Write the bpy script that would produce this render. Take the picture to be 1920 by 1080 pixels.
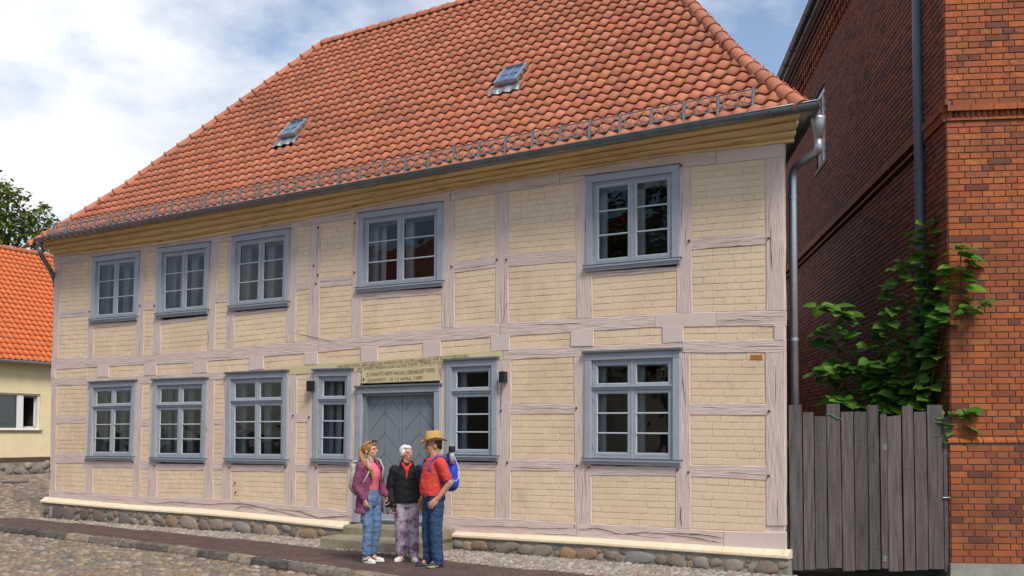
import bpy, bmesh, math, random
from mathutils import Vector, Matrix, noise
R_ = math.radians
for o in list(bpy.data.objects): bpy.data.objects.remove(o, do_unlink=True)
scene = bpy.context.scene
COL = scene.collection

# ------------------------------------------------------------------ camera
FPX, PITCH, HORIZON, CAM_H = 1850.0, R_(2.1), 815.0, 1.73
CYP = HORIZON - FPX * math.tan(PITCH)
cam_d = bpy.data.cameras.new('camera'); cam = bpy.data.objects.new('camera', cam_d); COL.objects.link(cam)
cam.location = (0, 0, CAM_H); cam.rotation_euler = (math.pi / 2 + PITCH, 0, 0)
cam_d.sensor_width = 36; cam_d.lens = FPX / 1920 * 36; cam_d.shift_y = (CYP - 540) / 1920
cam_d.clip_start = 0.1; cam_d.clip_end = 2000
scene.camera = cam
scene.render.resolution_x, scene.render.resolution_y = 1024, 576

# ------------------------------------------------------------------ sky and sun
SUN_EL, SUN_AZ = 50, 155      # azimuth clockwise from +Y: behind the camera, to the right
world = bpy.data.worlds.new('World'); scene.world = world; world.use_nodes = True
wn, wl = world.node_tree.nodes, world.node_tree.links
bg = wn['Background']
sky = wn.new('ShaderNodeTexSky'); sky.sky_type = 'NISHITA'; sky.sun_disc = False
sky.sun_elevation = R_(SUN_EL); sky.sun_rotation = R_(SUN_AZ); sky.air_density = 1.0; sky.dust_density = 0.6; sky.ozone_density = 1.6
tc = wn.new('ShaderNodeTexCoord')
mp = wn.new('ShaderNodeMapping'); mp.inputs['Scale'].default_value = (1, 1, 1.9); mp.inputs['Location'].default_value = (0.35, 0.1, 0.22)
wl.new(tc.outputs['Generated'], mp.inputs['Vector'])
nz = wn.new('ShaderNodeTexNoise'); nz.inputs['Scale'].default_value = 2.3; nz.inputs['Detail'].default_value = 9; nz.inputs['Roughness'].default_value = 0.55
wl.new(mp.outputs[0], nz.inputs['Vector'])
cr = wn.new('ShaderNodeValToRGB'); cr.color_ramp.elements[0].position = 0.465; cr.color_ramp.elements[1].position = 0.60
cr.color_ramp.elements[0].color = (0.10, 0.10, 0.10, 1)
wl.new(nz.outputs['Fac'], cr.inputs['Fac'])
nz2 = wn.new('ShaderNodeTexNoise'); nz2.inputs['Scale'].default_value = 5.0; nz2.inputs['Detail'].default_value = 6
wl.new(mp.outputs[0], nz2.inputs['Vector'])
cc = wn.new('ShaderNodeValToRGB'); cc.color_ramp.elements[0].position = 0.35; cc.color_ramp.elements[1].position = 0.65
cc.color_ramp.elements[0].color = (4.2, 4.6, 5.3, 1); cc.color_ramp.elements[1].color = (7.0, 7.1, 7.2, 1)
wl.new(nz2.outputs['Fac'], cc.inputs['Fac'])
mixw = wn.new('ShaderNodeMixRGB'); wl.new(cr.outputs['Color'], mixw.inputs[0]); wl.new(sky.outputs[0], mixw.inputs[1]); wl.new(cc.outputs['Color'], mixw.inputs[2])
wl.new(mixw.outputs[0], bg.inputs['Color']); bg.inputs['Strength'].default_value = 0.11

sun_d = bpy.data.lights.new('sun', 'SUN'); sun = bpy.data.objects.new('sun', sun_d); COL.objects.link(sun)
sun_d.energy = 2.4; sun_d.angle = R_(18); sun_d.color = (1.0, 0.93, 0.83)
_a, _e = R_(SUN_AZ), R_(SUN_EL)
sdir = Vector((math.sin(_a) * math.cos(_e), math.cos(_a) * math.cos(_e), math.sin(_e)))
sun.rotation_euler = (-sdir).to_track_quat('-Z', 'Y').to_euler()
sun.location = sdir * 60
vs = scene.view_settings; vs.view_transform = 'Standard'; vs.look = 'None'; vs.gamma = 1; vs.exposure = 0.55
vs.use_curve_mapping = False

# ------------------------------------------------------------------ where things are: survey of the photograph in metres
def ray(x, y):
    a = (x - 960) / FPX; b = (CYP - y) / FPX
    return Vector((a, math.cos(PITCH) - math.sin(PITCH) * b, math.sin(PITCH) + math.cos(PITCH) * b))
CAM = Vector((0, 0, CAM_H))
TH = math.atan2(FPX, 2890 * math.cos(PITCH))           # angle of the house front to the picture plane
D = Vector((math.cos(TH), -math.sin(TH), 0)); N = Vector((math.sin(TH), math.cos(TH), 0))
_r = ray(1472, 1030); RC = CAM + _r * (12.4 / _r.y)     # foot of the right front corner
def F(x, y, off=0.0):                                   # point of the front (u along it, z up) seen at a pixel
    r = ray(x, y); t = ((RC - CAM).dot(N) + off) / r.dot(N); P = CAM + r * t
    return ((P - RC).dot(D), P.z)
def G(x, y, z=0.0):
    r = ray(x, y); return CAM + r * ((z - CAM_H) / r.z)
def to_local(P): v = Vector(P) - RC; return v.dot(D), v.dot(N)
def to_world(u, off, z=0): return Vector((RC.x, RC.y, 0)) + D * u + N * off + Vector((0, 0, z))

# ------------------------------------------------------------------ materials
MATS = {}
def mat(name, col, rough=0.7, var=0.10, vscale=3.0, bump=0.0, bscale=60.0, stretch=(1, 1, 1), spec=0.3, metal=0.0,
        cols=None, obj_random=False, dirt=None, dirt_scale=1.5, dirt_lo=0.5, dirt_hi=0.7, hue=0.0, bdist=0.01, wstain=None):
    if name in MATS: return MATS[name]
    m = bpy.data.materials.new(name); m.use_nodes = True; MATS[name] = m
    nt = m.node_tree; ns, lk = nt.nodes, nt.links; b = ns['Principled BSDF']
    b.inputs['Roughness'].default_value = rough; b.inputs['Specular IOR Level'].default_value = spec; b.inputs['Metallic'].default_value = metal
    co = ns.new('ShaderNodeTexCoord'); mp = ns.new('ShaderNodeMapping'); mp.inputs['Scale'].default_value = stretch
    lk.new(co.outputs['Object'], mp.inputs['Vector'])
    vec = mp.outputs[0]
    if obj_random:
        oi = ns.new('ShaderNodeObjectInfo'); at = ns.new('ShaderNodeAttribute'); at.attribute_name = 'rnd'
        ad = ns.new('ShaderNodeMath'); ad.operation = 'ADD'; lk.new(oi.outputs['Random'], ad.inputs[0]); lk.new(at.outputs['Fac'], ad.inputs[1])
        fr = ns.new('ShaderNodeMath'); fr.operation = 'FRACT'; lk.new(ad.outputs[0], fr.inputs[0])
        off = ns.new('ShaderNodeVectorMath'); off.operation = 'ADD'; lk.new(mp.outputs[0], off.inputs[0])
        sc = ns.new('ShaderNodeMath'); sc.operation = 'MULTIPLY'; sc.inputs[1].default_value = 37; lk.new(fr.outputs[0], sc.inputs[0])
        lk.new(sc.outputs[0], off.inputs[1]); vec = off.outputs[0]
    nz = ns.new('ShaderNodeTexNoise'); nz.inputs['Scale'].default_value = vscale; nz.inputs['Detail'].default_value = 6; nz.inputs['Roughness'].default_value = 0.6
    lk.new(vec, nz.inputs['Vector'])
    if cols:
        rp = ns.new('ShaderNodeValToRGB'); els = rp.color_ramp.elements
        while len(els) < len(cols): els.new(0.5)
        for i, c in enumerate(cols):
            els[i].position = (i + 0.5) / len(cols); els[i].color = (*c, 1)
        lk.new(fr.outputs[0] if obj_random else nz.outputs['Fac'], rp.inputs['Fac']); base = rp.outputs['Color']
    else:
        rgb = ns.new('ShaderNodeRGB'); rgb.outputs[0].default_value = (*col, 1); base = rgb.outputs[0]
    hs = ns.new('ShaderNodeHueSaturation'); lk.new(base, hs.inputs['Color'])
    mr = ns.new('ShaderNodeMapRange'); mr.inputs['From Min'].default_value = 0.3; mr.inputs['From Max'].default_value = 0.7
    mr.inputs['To Min'].default_value = 1 - var; mr.inputs['To Max'].default_value = 1 + var
    lk.new(nz.outputs['Fac'], mr.inputs['Value']); lk.new(mr.outputs[0], hs.inputs['Value'])
    last = hs.outputs[0]
    if dirt:
        n2 = ns.new('ShaderNodeTexNoise'); n2.inputs['Scale'].default_value = dirt_scale; n2.inputs['Detail'].default_value = 8; n2.inputs['Roughness'].default_value = 0.7
        lk.new(vec, n2.inputs['Vector'])
        m2 = ns.new('ShaderNodeMapRange'); m2.inputs['From Min'].default_value = dirt_lo; m2.inputs['From Max'].default_value = dirt_hi
        lk.new(n2.outputs['Fac'], m2.inputs['Value'])
        mx = ns.new('ShaderNodeMixRGB'); mx.inputs[2].default_value = (*dirt, 1)
        lk.new(m2.outputs[0], mx.inputs[0]); lk.new(last, mx.inputs[1]); last = mx.outputs[0]
    if wstain:       # broad weathering that runs over many pieces: colour, scale, from, to, amount
        ge = ns.new('ShaderNodeNewGeometry'); n3 = ns.new('ShaderNodeTexNoise'); n3.inputs['Scale'].default_value = wstain[1]; n3.inputs['Detail'].default_value = 7; n3.inputs['Roughness'].default_value = 0.65
        m3 = ns.new('ShaderNodeMapRange'); m3.inputs['From Min'].default_value = wstain[2]; m3.inputs['From Max'].default_value = wstain[3]; m3.inputs['To Max'].default_value = wstain[4]
        lk.new(ge.outputs['Position'], n3.inputs['Vector']); lk.new(n3.outputs['Fac'], m3.inputs['Value'])
        mx = ns.new('ShaderNodeMixRGB'); mx.inputs[2].default_value = (*wstain[0], 1); lk.new(m3.outputs[0], mx.inputs[0]); lk.new(last, mx.inputs[1]); last = mx.outputs[0]
    lk.new(last, b.inputs['Base Color'])
    if bump:
        nb = ns.new('ShaderNodeTexNoise'); nb.inputs['Scale'].default_value = bscale; nb.inputs['Detail'].default_value = 5
        lk.new(vec, nb.inputs['Vector'])
        bp = ns.new('ShaderNodeBump'); bp.inputs['Strength'].default_value = bump; bp.inputs['Distance'].default_value = bdist
        lk.new(nb.outputs['Fac'], bp.inputs['Height']); lk.new(bp.outputs[0], b.inputs['Normal'])
    return m
CREAM = (0.77, 0.600, 0.415)
M_brick = mat('cream_brick', CREAM, 0.75, 0.07, 5, 0.35, 45, bdist=0.006, dirt=(0.50, 0.37, 0.23), dirt_scale=2.2, dirt_lo=0.60, dirt_hi=0.85, wstain=((0.56, 0.40, 0.26), 0.9, 0.48, 0.75, 0.55))
M_timb_v = mat('timber_upright', (0.65, 0.515, 0.458), 0.7, 0.17, 6, 1.0, 7, (9, 9, 0.6), dirt=(0.42, 0.30, 0.26), dirt_scale=8, dirt_lo=0.60, dirt_hi=0.74, bdist=0.012)
M_timb_h = mat('timber_level', (0.65, 0.515, 0.458), 0.7, 0.17, 6, 1.0, 7, (0.6, 9, 9), dirt=(0.42, 0.30, 0.26), dirt_scale=8, dirt_lo=0.59, dirt_hi=0.73, bdist=0.012)
M_patch = mat('filled_timber', (0.655, 0.53, 0.48), 0.65, 0.04, 3, 0.1, 30)
M_olive = mat('inscription_timber', (0.62, 0.52, 0.31), 0.7, 0.10, 6, 0.6, 7, (0.7, 9, 9), bdist=0.008)
M_corn = mat('cornice_timber', (0.80, 0.59, 0.30), 0.75, 0.18, 5, 0.7, 9, (0.5, 5, 9), dirt=(0.18, 0.09, 0.03), dirt_scale=3.2, dirt_lo=0.56, dirt_hi=0.72, bdist=0.01)
M_blue = mat('blue_grey_paint', (0.33, 0.36, 0.405), 0.42, 0.09, 5, 0.1, 30, spec=0.4)
M_door = mat('door_paint', (0.20, 0.225, 0.26), 0.45, 0.04, 8, 0.1, 30, spec=0.4)
M_putty = mat('pale_glazing', (0.50, 0.54, 0.56), 0.5, 0.04, 8)
M_cap = mat('drip_cap_metal', (0.13, 0.14, 0.15), 0.5, 0.1, 8)
M_reveal = mat('reveal_paint', (0.74, 0.79, 0.84), 0.6, 0.05, 3)
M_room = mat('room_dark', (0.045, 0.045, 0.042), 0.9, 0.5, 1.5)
M_ledge = mat('ledge_cream', (0.74, 0.61, 0.44), 0.7, 0.07, 5, 0.2, 40, dirt=(0.42, 0.32, 0.22), dirt_scale=3, dirt_lo=0.62, dirt_hi=0.75)
M_mortar = mat('plinth_mortar', (0.29, 0.265, 0.22), 0.9, 0.2, 5, 0.8, 35, dirt=(0.12, 0.12, 0.09), dirt_scale=3, dirt_lo=0.5, dirt_hi=0.7)
M_stone = mat('fieldstone', (0.3, 0.27, 0.23), 0.8, 0.28, 14, 0.8, 30, obj_random=True, bdist=0.015,
              cols=[(0.27, 0.22, 0.17), (0.17, 0.11, 0.09), (0.36, 0.33, 0.28), (0.33, 0.21, 0.12), (0.22, 0.19, 0.15), (0.13, 0.12, 0.12), (0.38, 0.29, 0.20), (0.25, 0.24, 0.23)])
M_zinc = mat('zinc', (0.20, 0.225, 0.235), 0.42, 0.15, 4, 0.05, 30, metal=0.75, spec=0.5)
M_zinc_l = mat('bright_zinc', (0.42, 0.46, 0.50), 0.38, 0.12, 6, 0.05, 30, metal=0.75, spec=0.5)
M_galv = mat('galvanised', (0.27, 0.28, 0.29), 0.5, 0.15, 9, metal=0.6)
M_tile = mat('roof_tile', (0.45, 0.155, 0.085), 0.68, 0.14, 9, 0.25, 50, obj_random=True, spec=0.25, wstain=((0.24, 0.10, 0.065), 0.7, 0.48, 0.72, 0.6), dirt=(0.20, 0.095, 0.065), dirt_scale=3, dirt_lo=0.58, dirt_hi=0.80,
             cols=[(0.47, 0.162, 0.086), (0.50, 0.178, 0.096), (0.44, 0.148, 0.080), (0.53, 0.195, 0.110), (0.41, 0.135, 0.076)])
M_tile2 = mat('orange_tile', (0.6, 0.16, 0.05), 0.6, 0.10, 9, 0.1, 50, obj_random=True,
              cols=[(0.62, 0.145, 0.042), (0.66, 0.165, 0.05), (0.58, 0.13, 0.04)])
M_tilebed = mat('tile_bed', (0.13, 0.04, 0.025), 0.9)
M_rbrick = mat('red_brick', (0.35, 0.1, 0.04), 0.8, 0.25, 22, 0.5, 50, obj_random=True, bdist=0.008, dirt=(0.10, 0.045, 0.03), dirt_scale=6, dirt_lo=0.60, dirt_hi=0.75,
               wstain=((0.10, 0.04, 0.026), 1.1, 0.45, 0.75, 0.75),
               cols=[(0.37, 0.098, 0.033), (0.41, 0.118, 0.038), (0.33, 0.084, 0.031), (0.39, 0.118, 0.044), (0.22, 0.064, 0.032), (0.44, 0.140, 0.042), (0.35, 0.095, 0.035), (0.40, 0.112, 0.036), (0.16, 0.055, 0.033)])
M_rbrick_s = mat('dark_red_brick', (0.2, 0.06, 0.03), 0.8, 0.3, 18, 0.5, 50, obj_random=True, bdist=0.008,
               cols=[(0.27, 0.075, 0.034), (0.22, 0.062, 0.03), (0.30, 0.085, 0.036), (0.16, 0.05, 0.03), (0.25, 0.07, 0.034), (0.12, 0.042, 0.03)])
M_rjoint = mat('lime_joint', (0.23, 0.185, 0.135), 0.95, 0.25, 12, 0.4, 60)
M_rjoint_s = mat('dark_joint', (0.07, 0.05, 0.04), 0.95, 0.25, 12, 0.4, 60)  # alley-side bricks and joints are coloured darker than the front
M_conc = mat('concrete', (0.26, 0.245, 0.21), 0.9, 0.2, 4, 0.4, 40)
M_step = mat('step_stone', (0.29, 0.25, 0.18), 0.9, 0.25, 7, 0.7, 35, dirt=(0.14, 0.115, 0.06), dirt_scale=3.5, dirt_lo=0.48, dirt_hi=0.70)
M_soil = mat('ground_soil', (0.085, 0.072, 0.056), 0.95, 0.25, 3, 0.6, 25)
M_cobble = mat('cobble', (0.2, 0.18, 0.16), 0.75, 0.22, 18, 0.5, 40, obj_random=True,
               cols=[(0.22, 0.17, 0.125), (0.13, 0.105, 0.088), (0.27, 0.205, 0.145), (0.15, 0.135, 0.13), (0.25, 0.165, 0.11), (0.32, 0.26, 0.20)])
M_paver = mat('clinker_paver', (0.1, 0.06, 0.05), 0.6, 0.2, 18, 0.3, 60, obj_random=True,
              cols=[(0.095, 0.060, 0.052), (0.075, 0.050, 0.048), (0.115, 0.068, 0.055), (0.085, 0.062, 0.060), (0.125, 0.075, 0.058)])
M_pebble = mat('pebble', (0.3, 0.27, 0.23), 0.8, 0.2, 18, 0.4, 40, obj_random=True,
               cols=[(0.32, 0.28, 0.23), (0.24, 0.20, 0.17), (0.40, 0.36, 0.31), (0.28, 0.20, 0.15), (0.20, 0.19, 0.18)])
M_kerb = mat('kerb_granite', (0.2, 0.18, 0.15), 0.85, 0.35, 9, 0.9, 28, obj_random=True, bdist=0.02,
             cols=[(0.25, 0.20, 0.145), (0.07, 0.065, 0.06), (0.30, 0.24, 0.175), (0.22, 0.165, 0.115), (0.11, 0.10, 0.09), (0.27, 0.22, 0.165)])
M_plank = mat('weathered_plank', (0.07, 0.06, 0.058), 0.8, 0.45, 4, 0.7, 8, (7, 7, 0.45), obj_random=True, bdist=0.006,
              cols=[(0.105, 0.088, 0.082), (0.072, 0.061, 0.059), (0.118, 0.098, 0.090), (0.088, 0.075, 0.072)])
M_black = mat('black_metal', (0.018, 0.018, 0.02), 0.45, 0.1, 8)
M_dark = mat('crack_dark', (0.06, 0.028, 0.02), 0.95, 0.3, 20)
M_ink = mat('lettering_paint', (0.17, 0.14, 0.085), 0.9, 0.2, 20)
M_leaf = None
def glass_mat():
    m = bpy.data.materials.new('window_glass'); m.use_nodes = True; ns, lk = m.node_tree.nodes, m.node_tree.links
    for n_ in list(ns): ns.remove(n_)
    out = ns.new('ShaderNodeOutputMaterial'); mx = ns.new('ShaderNodeMixShader'); tr = ns.new('ShaderNodeBsdfTransparent'); gl = ns.new('ShaderNodeBsdfGlossy')
    fr = ns.new('ShaderNodeFresnel'); fr.inputs['IOR'].default_value = 1.55; gl.inputs['Roughness'].default_value = 0.015
    co = ns.new('ShaderNodeTexCoord'); nz = ns.new('ShaderNodeTexNoise'); nz.inputs['Scale'].default_value = 3.5; nz.inputs['Detail'].default_value = 1
    bp = ns.new('ShaderNodeBump'); bp.inputs['Strength'].default_value = 0.10; bp.inputs['Distance'].default_value = 0.05
    lk.new(co.outputs['Object'], nz.inputs['Vector']); lk.new(nz.outputs['Fac'], bp.inputs['Height']); lk.new(bp.outputs[0], gl.inputs['Normal'])
    tr.inputs['Color'].default_value = (0.86, 0.90, 0.90, 1)
    lk.new(fr.outputs[0], mx.inputs[0]); lk.new(tr.outputs[0], mx.inputs[1]); lk.new(gl.outputs[0], mx.inputs[2]); lk.new(mx.outputs[0], out.inputs['Surface'])
    return m
M_glass = glass_mat()
def leaf_mat(name, cols, trans=0.35):
    m = mat(name, cols[0], 0.5, 0.15, 8, obj_random=True, cols=cols, spec=0.35)
    ns, lk = m.node_tree.nodes, m.node_tree.links; b = ns['Principled BSDF']; out = [n_ for n_ in ns if n_.type == 'OUTPUT_MATERIAL'][0]
    tr = ns.new('ShaderNodeBsdfTranslucent'); mx = ns.new('ShaderNodeMixShader'); mx.inputs[0].default_value = trans
    lk.new(b.inputs['Base Color'].links[0].from_socket, tr.inputs['Color'])
    lk.new(b.outputs[0], mx.inputs[1]); lk.new(tr.outputs[0], mx.inputs[2]); lk.new(mx.outputs[0], out.inputs['Surface'])
    return m

# ------------------------------------------------------------------ mesh helpers
_work = bpy.data.scenes.new('workbench')          # small scratch scene, so that evaluating one mesh stays quick
def evaluated(o):
    _work.collection.objects.link(o); vl = _work.view_layers[0]; vl.update(); dg = vl.depsgraph; dg.update()
    me = bpy.data.meshes.new_from_object(o.evaluated_get(dg), depsgraph=dg); bpy.data.objects.remove(o); return me
class MB:
    def __init__(self): self.v, self.f, self.rnd = [], [], []
    def add(self, vs, fs, rnd=0.0):
        k = len(self.v); self.v += [tuple(p) for p in vs]
        for q in fs: self.f.append(tuple(i + k for i in q)); self.rnd.append(rnd)
        return self
    def box(self, x0, x1, y0, y1, z0, z1):
        v = [(x0, y0, z0), (x1, y0, z0), (x1, y1, z0), (x0, y1, z0), (x0, y0, z1), (x1, y0, z1), (x1, y1, z1), (x0, y1, z1)]
        return self.add(v, [(0, 3, 2, 1), (4, 5, 6, 7), (0, 1, 5, 4), (1, 2, 6, 5), (2, 3, 7, 6), (3, 0, 4, 7)])
    def hexa(self, v):          # 8 corners: bottom ring 0-3, top ring 4-7
        return self.add(v, [(0, 3, 2, 1), (4, 5, 6, 7), (0, 1, 5, 4), (1, 2, 6, 5), (2, 3, 7, 6), (3, 0, 4, 7)])
    def loft(self, rings, closed=True, caps=True):
        n = len(rings[0]); v = [p for r in rings for p in r]; fs = []
        for i in range(len(rings) - 1):
            for j in range(n if closed else n - 1):
                a, b = i * n + j, i * n + (j + 1) % n
                fs.append((a, b, b + n, a + n))
        if caps and closed:
            fs.append(tuple(range(n - 1, -1, -1))); fs.append(tuple((len(rings) - 1) * n + j for j in range(n)))
        return self.add(v, fs)
    def tube(self, pts, r, n=10, caps=True):
        pts = [Vector(p) for p in pts]; rs = r if isinstance(r, (list, tuple)) else [r] * len(pts); rings = []
        t0 = (pts[1] - pts[0]).normalized(); up = Vector((0, 0, 1)) if abs(t0.z) < 0.9 else Vector((1, 0, 0))
        a = t0.cross(up).normalized()
        for i, p in enumerate(pts):
            t = (pts[min(i + 1, len(pts) - 1)] - pts[max(i - 1, 0)]).normalized()
            a = (a - t * a.dot(t)).normalized(); b = t.cross(a)
            rings.append([p + (a * math.cos(2 * math.pi * j / n) + b * math.sin(2 * math.pi * j / n)) * rs[i] for j in range(n)])
        return self.loft(rings, True, caps)
    def ell(self, c, r, nu=14, nv=9):
        rings = []
        for i in range(nv + 1):
            ph = math.pi * (0.04 + 0.92 * i / nv) - math.pi / 2
            rings.append([(c[0] + r[0] * math.cos(ph) * math.cos(2 * math.pi * j / nu), c[1] + r[1] * math.cos(ph) * math.sin(2 * math.pi * j / nu), c[2] + r[2] * math.sin(ph)) for j in range(nu)])
        return self.loft(rings)
    def cap(self, p, r1, q, r2, n=12):
        p, q = Vector(p), Vector(q); t = (q - p).normalized(); pts, rs = [], []
        for k in (0, 1, 2, 3): a = math.pi / 2 * (1 - k / 3); pts.append(p - t * r1 * math.sin(a) * 0.999); rs.append(max(r1 * math.cos(a), r1 * 0.08))
        for k in (0, 1, 2, 3): a = math.pi / 2 * (k / 3); pts.append(q + t * r2 * math.sin(a) * 0.999); rs.append(max(r2 * math.cos(a), r2 * 0.08))
        return self.tube(pts, rs, n)
    def mesh(self, name, m, smooth=False):
        me = bpy.data.meshes.new(name); me.from_pydata(self.v, [], self.f); me.update()
        if any(self.rnd):
            at = me.attributes.new('rnd', 'FLOAT', 'FACE'); at.data.foreach_set('value', self.rnd)
        if m: me.materials.append(m)
        if smooth: me.polygons.foreach_set('use_smooth', [True] * len(me.polygons))
        return me
    def build(self, name, m, parent=None, smooth=False): return put(name, self.mesh(name, m, smooth), parent)
def put(name, data, parent=None, mw=None):
    o = bpy.data.objects.new(name, data); COL.objects.link(o)
    if parent is not None: o.parent = parent
    if mw is not None: o.matrix_local = mw
    return o
def tag(o, label=None, cat=None, group=None, kind=None):
    if label: o['label'] = label
    if cat: o['category'] = cat
    if group: o['group'] = group
    if kind: o['kind'] = kind
    return o
def empty(name, loc=(0, 0, 0), rz=0.0):
    o = bpy.data.objects.new(name, None); COL.objects.link(o); o.location = loc; o.rotation_euler = (0, 0, rz); o.empty_display_size = 0.2
    return o
def interp(pl, x):
    if x <= pl[0][0]: a, b = pl[0], pl[1]
    elif x >= pl[-1][0]: a, b = pl[-2], pl[-1]
    else:
        for a, b in zip(pl, pl[1:]):
            if a[0] <= x <= b[0]: break
    return a[1] + (b[1] - a[1]) * (x - a[0]) / (b[0] - a[0])
def lerp(a, b, t): return a + (b - a) * t
def smooth01(x): x = min(1, max(0, x)); return x * x * (3 - 2 * x)

# ------------------------------------------------------------------ ground, road, pavement, kerb
ROAD = -0.11
def rise(x, y):
    u, off = to_local((x, y, 0))
    return 0.62 * smooth01((-(u + 15.2) + 0.5 * (off + 1)) / 12.0) * smooth01((-u - 5) / 4)
def ground_z(x, y): return ROAD + rise(x, y)
rng = random.Random(5)
def axis(lo, hi, a, b, fine, coarse):
    xs = []; x = lo
    while x < hi: xs.append(x); x += fine if a <= x < b else coarse
    xs.append(hi); return xs
gx = axis(-400, 400, -28, 14, 0.7, 18); gy = axis(-300, 600, 6, 40, 0.7, 18)
mb = MB(); mb.v = [(x, y, ground_z(x, y) - 0.03) for y in gy for x in gx]; nx = len(gx)
mb.f = [(j * nx + i, j * nx + i + 1, (j + 1) * nx + i + 1, (j + 1) * nx + i) for j in range(len(gy) - 1) for i in range(nx - 1)]; mb.rnd = [0] * len(mb.f)
tag(mb.build('ground', M_soil), kind='structure')

KERB = [(-19.5, -1.30), (-14.62, -1.63), (-8.77, -2.10), (-5.15, -2.66), (0.0, -3.45), (3.5, -4.0)]     # kerb line in house coordinates
INNER = [(-16.0, -0.42), (-14.94, -0.46), (-6.95, -0.98), (-4.41, -1.22), (-1.86, -1.40), (3.5, -1.75)]  # inner edge of the paving
def cobble_proto(k):
    r = random.Random(900 + k); b = MB(); n = 8
    rings = []
    for rad, z in ((0.5, -0.5), (0.48, 0.25), (0.40, 0.75), (0.22, 0.97)):
        rings.append([])
        for j in range(n):
            a = 2 * math.pi * (j + 0.5) / n; c, s = math.cos(a), math.sin(a)
            q = (abs(c) ** 4 + abs(s) ** 4) ** -0.25
            rings[-1].append((c * q * rad * r.uniform(0.9, 1.06), s * q * rad * r.uniform(0.9, 1.06), z * r.uniform(0.9, 1.05)))
    b.loft(rings, True, False); b.add([rings[-1][j] for j in range(n)], [tuple(range(n))])
    return b
COB = [cobble_proto(k) for k in range(6)]
COB_ME = [c.mesh('cobblestone', M_cobble, True) for c in COB]
PEB_ME = [c.mesh('pebble', M_pebble, True) for c in COB]
def stones_fill(name, piece, spots, metas, protos, material, parent, limit=300):
    # spots: (x, y, z, rz, sx, sy, sz); the nearest to the camera become objects of their own
    spots = sorted(spots, key=lambda s: -metas(s)); rest = MB(); rr = random.Random(3)
    for i, s in enumerate(spots):
        k = rr.randrange(len(protos)); x, y, z, rz, sx, sy, sz = s
        if i < limit:
            put(piece, protos[k][1], parent, Matrix.Translation((x, y, z)) @ Matrix.Rotation(rz, 4, 'Z') @ Matrix.Diagonal((sx, sy, sz, 1)))
        else:
            c, sn = math.cos(rz), math.sin(rz); b = protos[k][0]
            rest.add([(x + (vx * sx) * c - (vy * sy) * sn, y + (vx * sx) * sn + (vy * sy) * c, z + vz * sz) for vx, vy, vz in b.v], b.f, rr.uniform(0.01, 0.99))
    if rest.v:
        o = rest.build(name, material, parent, True); tag(o, kind='stuff')
def in_front(x, y): return y > 1
def apparent(s):
    x, y = s[0], s[1]
    if y < 9: return 0
    px = 960 + FPX * x / y; py = HORIZON + FPX * (CAM_H - s[2]) / y
    return (1.0 / y) if -20 < px < 1940 and py < 1110 else 0.001 / y
# road cobbles, laid in wavering rows along the street
road = tag(empty('road'), kind='structure')
spots = []
ang = math.atan2(-D.y, -D.x)
v = -9.5
while v < -1.2:
    row_h = rng.uniform(0.115, 0.15); u = -24 + rng.uniform(0, .2)
    while u < 5:
        w = rng.uniform(0.12, 0.21); wob = 0.05 * math.sin(u * 0.8 + v)
        k_off = interp(KERB, u)
        if v + wob < k_off - 0.16:
            P = to_world(u + w / 2, v + wob)
            if P.y > 8.5: spots.append((P.x, P.y, ground_z(P.x, P.y) - 0.02 + rng.uniform(-.008, .008), -TH + rng.uniform(-.12, .12), w * 0.97, row_h * 0.93, 0.046))
        u += w
    v += row_h
# side street at the left end of the house
v = -1.25
while v < 11:
    row_h = rng.uniform(0.12, 0.16); u = -26.5
    while u < -15.75:
        w = rng.uniform(0.13, 0.22)
        if u + w < -15.85 and not (u > -19.6 and v < interp(KERB, u) + 0.3):
            P = to_world(u + w / 2, v)
            if not -1.3 < P.x / P.y + 0.52 - 0.06 < 0.12 and P.y > 19: u += w; continue
            spots.append((P.x, P.y, ground_z(P.x, P.y) - 0.02 + rng.uniform(-.008, .008), -TH + rng.uniform(-.12, .12), w * 0.97, row_h * 0.96, 0.038))
        u += w
    v += row_h
stones_fill('cobblestones_beyond', 'cobblestone', spots, apparent, list(zip(COB, COB_ME)), M_cobble, road)
# pavement of dark clinker with a strip of small stones against the house
pave = tag(empty('pavement'), kind='structure')
def strip_mesh(edge_a, edge_b, u0, u1, z, name, m, parent, step=0.6):
    b = MB(); pts = []; u = u0
    while u < u1 + 1e-6:
        pts.append(u); u += step
    ra = [tuple(to_world(u, interp(edge_a, u), z)) for u in pts]; rb = [tuple(to_world(u, interp(edge_b, u), z)) for u in pts]
    n = len(pts); b.v = ra + rb; b.f = [(i, i + 1, n + i + 1, n + i) for i in range(n - 1)]; b.rnd = [0] * len(b.f)
    return b.build(name, m, parent)
strip_mesh(KERB, INNER, -15.9, 3.5, -0.012, 'paving_bed', M_mortar, pave)
HOUSEL = [(-16, -0.05), (3.5, -0.05)]
strip_mesh(INNER, HOUSEL, -15.9, 0.1, -0.016, 'pebble_bed', M_mortar, pave)
pb = MB(); e = 0.004
def slab(ix, iy):
    b = MB(); b.loft([[(-ix, -iy, -0.5), (ix, -iy, -0.5), (ix, iy, -0.5), (-ix, iy, -0.5)], [(-ix, -iy, 0.4), (ix, -iy, 0.4), (ix, iy, 0.4), (-ix, iy, 0.4)], [(-ix * .94, -iy * .9, 0.5), (ix * .94, -iy * .9, 0.5), (ix * .94, iy * .9, 0.5), (-ix * .94, iy * .9, 0.5)]])
    return b
PV = slab(0.5, 0.5); PV_ME = PV.mesh('paver', M_paver)
spots = []
a45 = math.radians(38); ca, sa = math.cos(a45), math.sin(a45)
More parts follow.
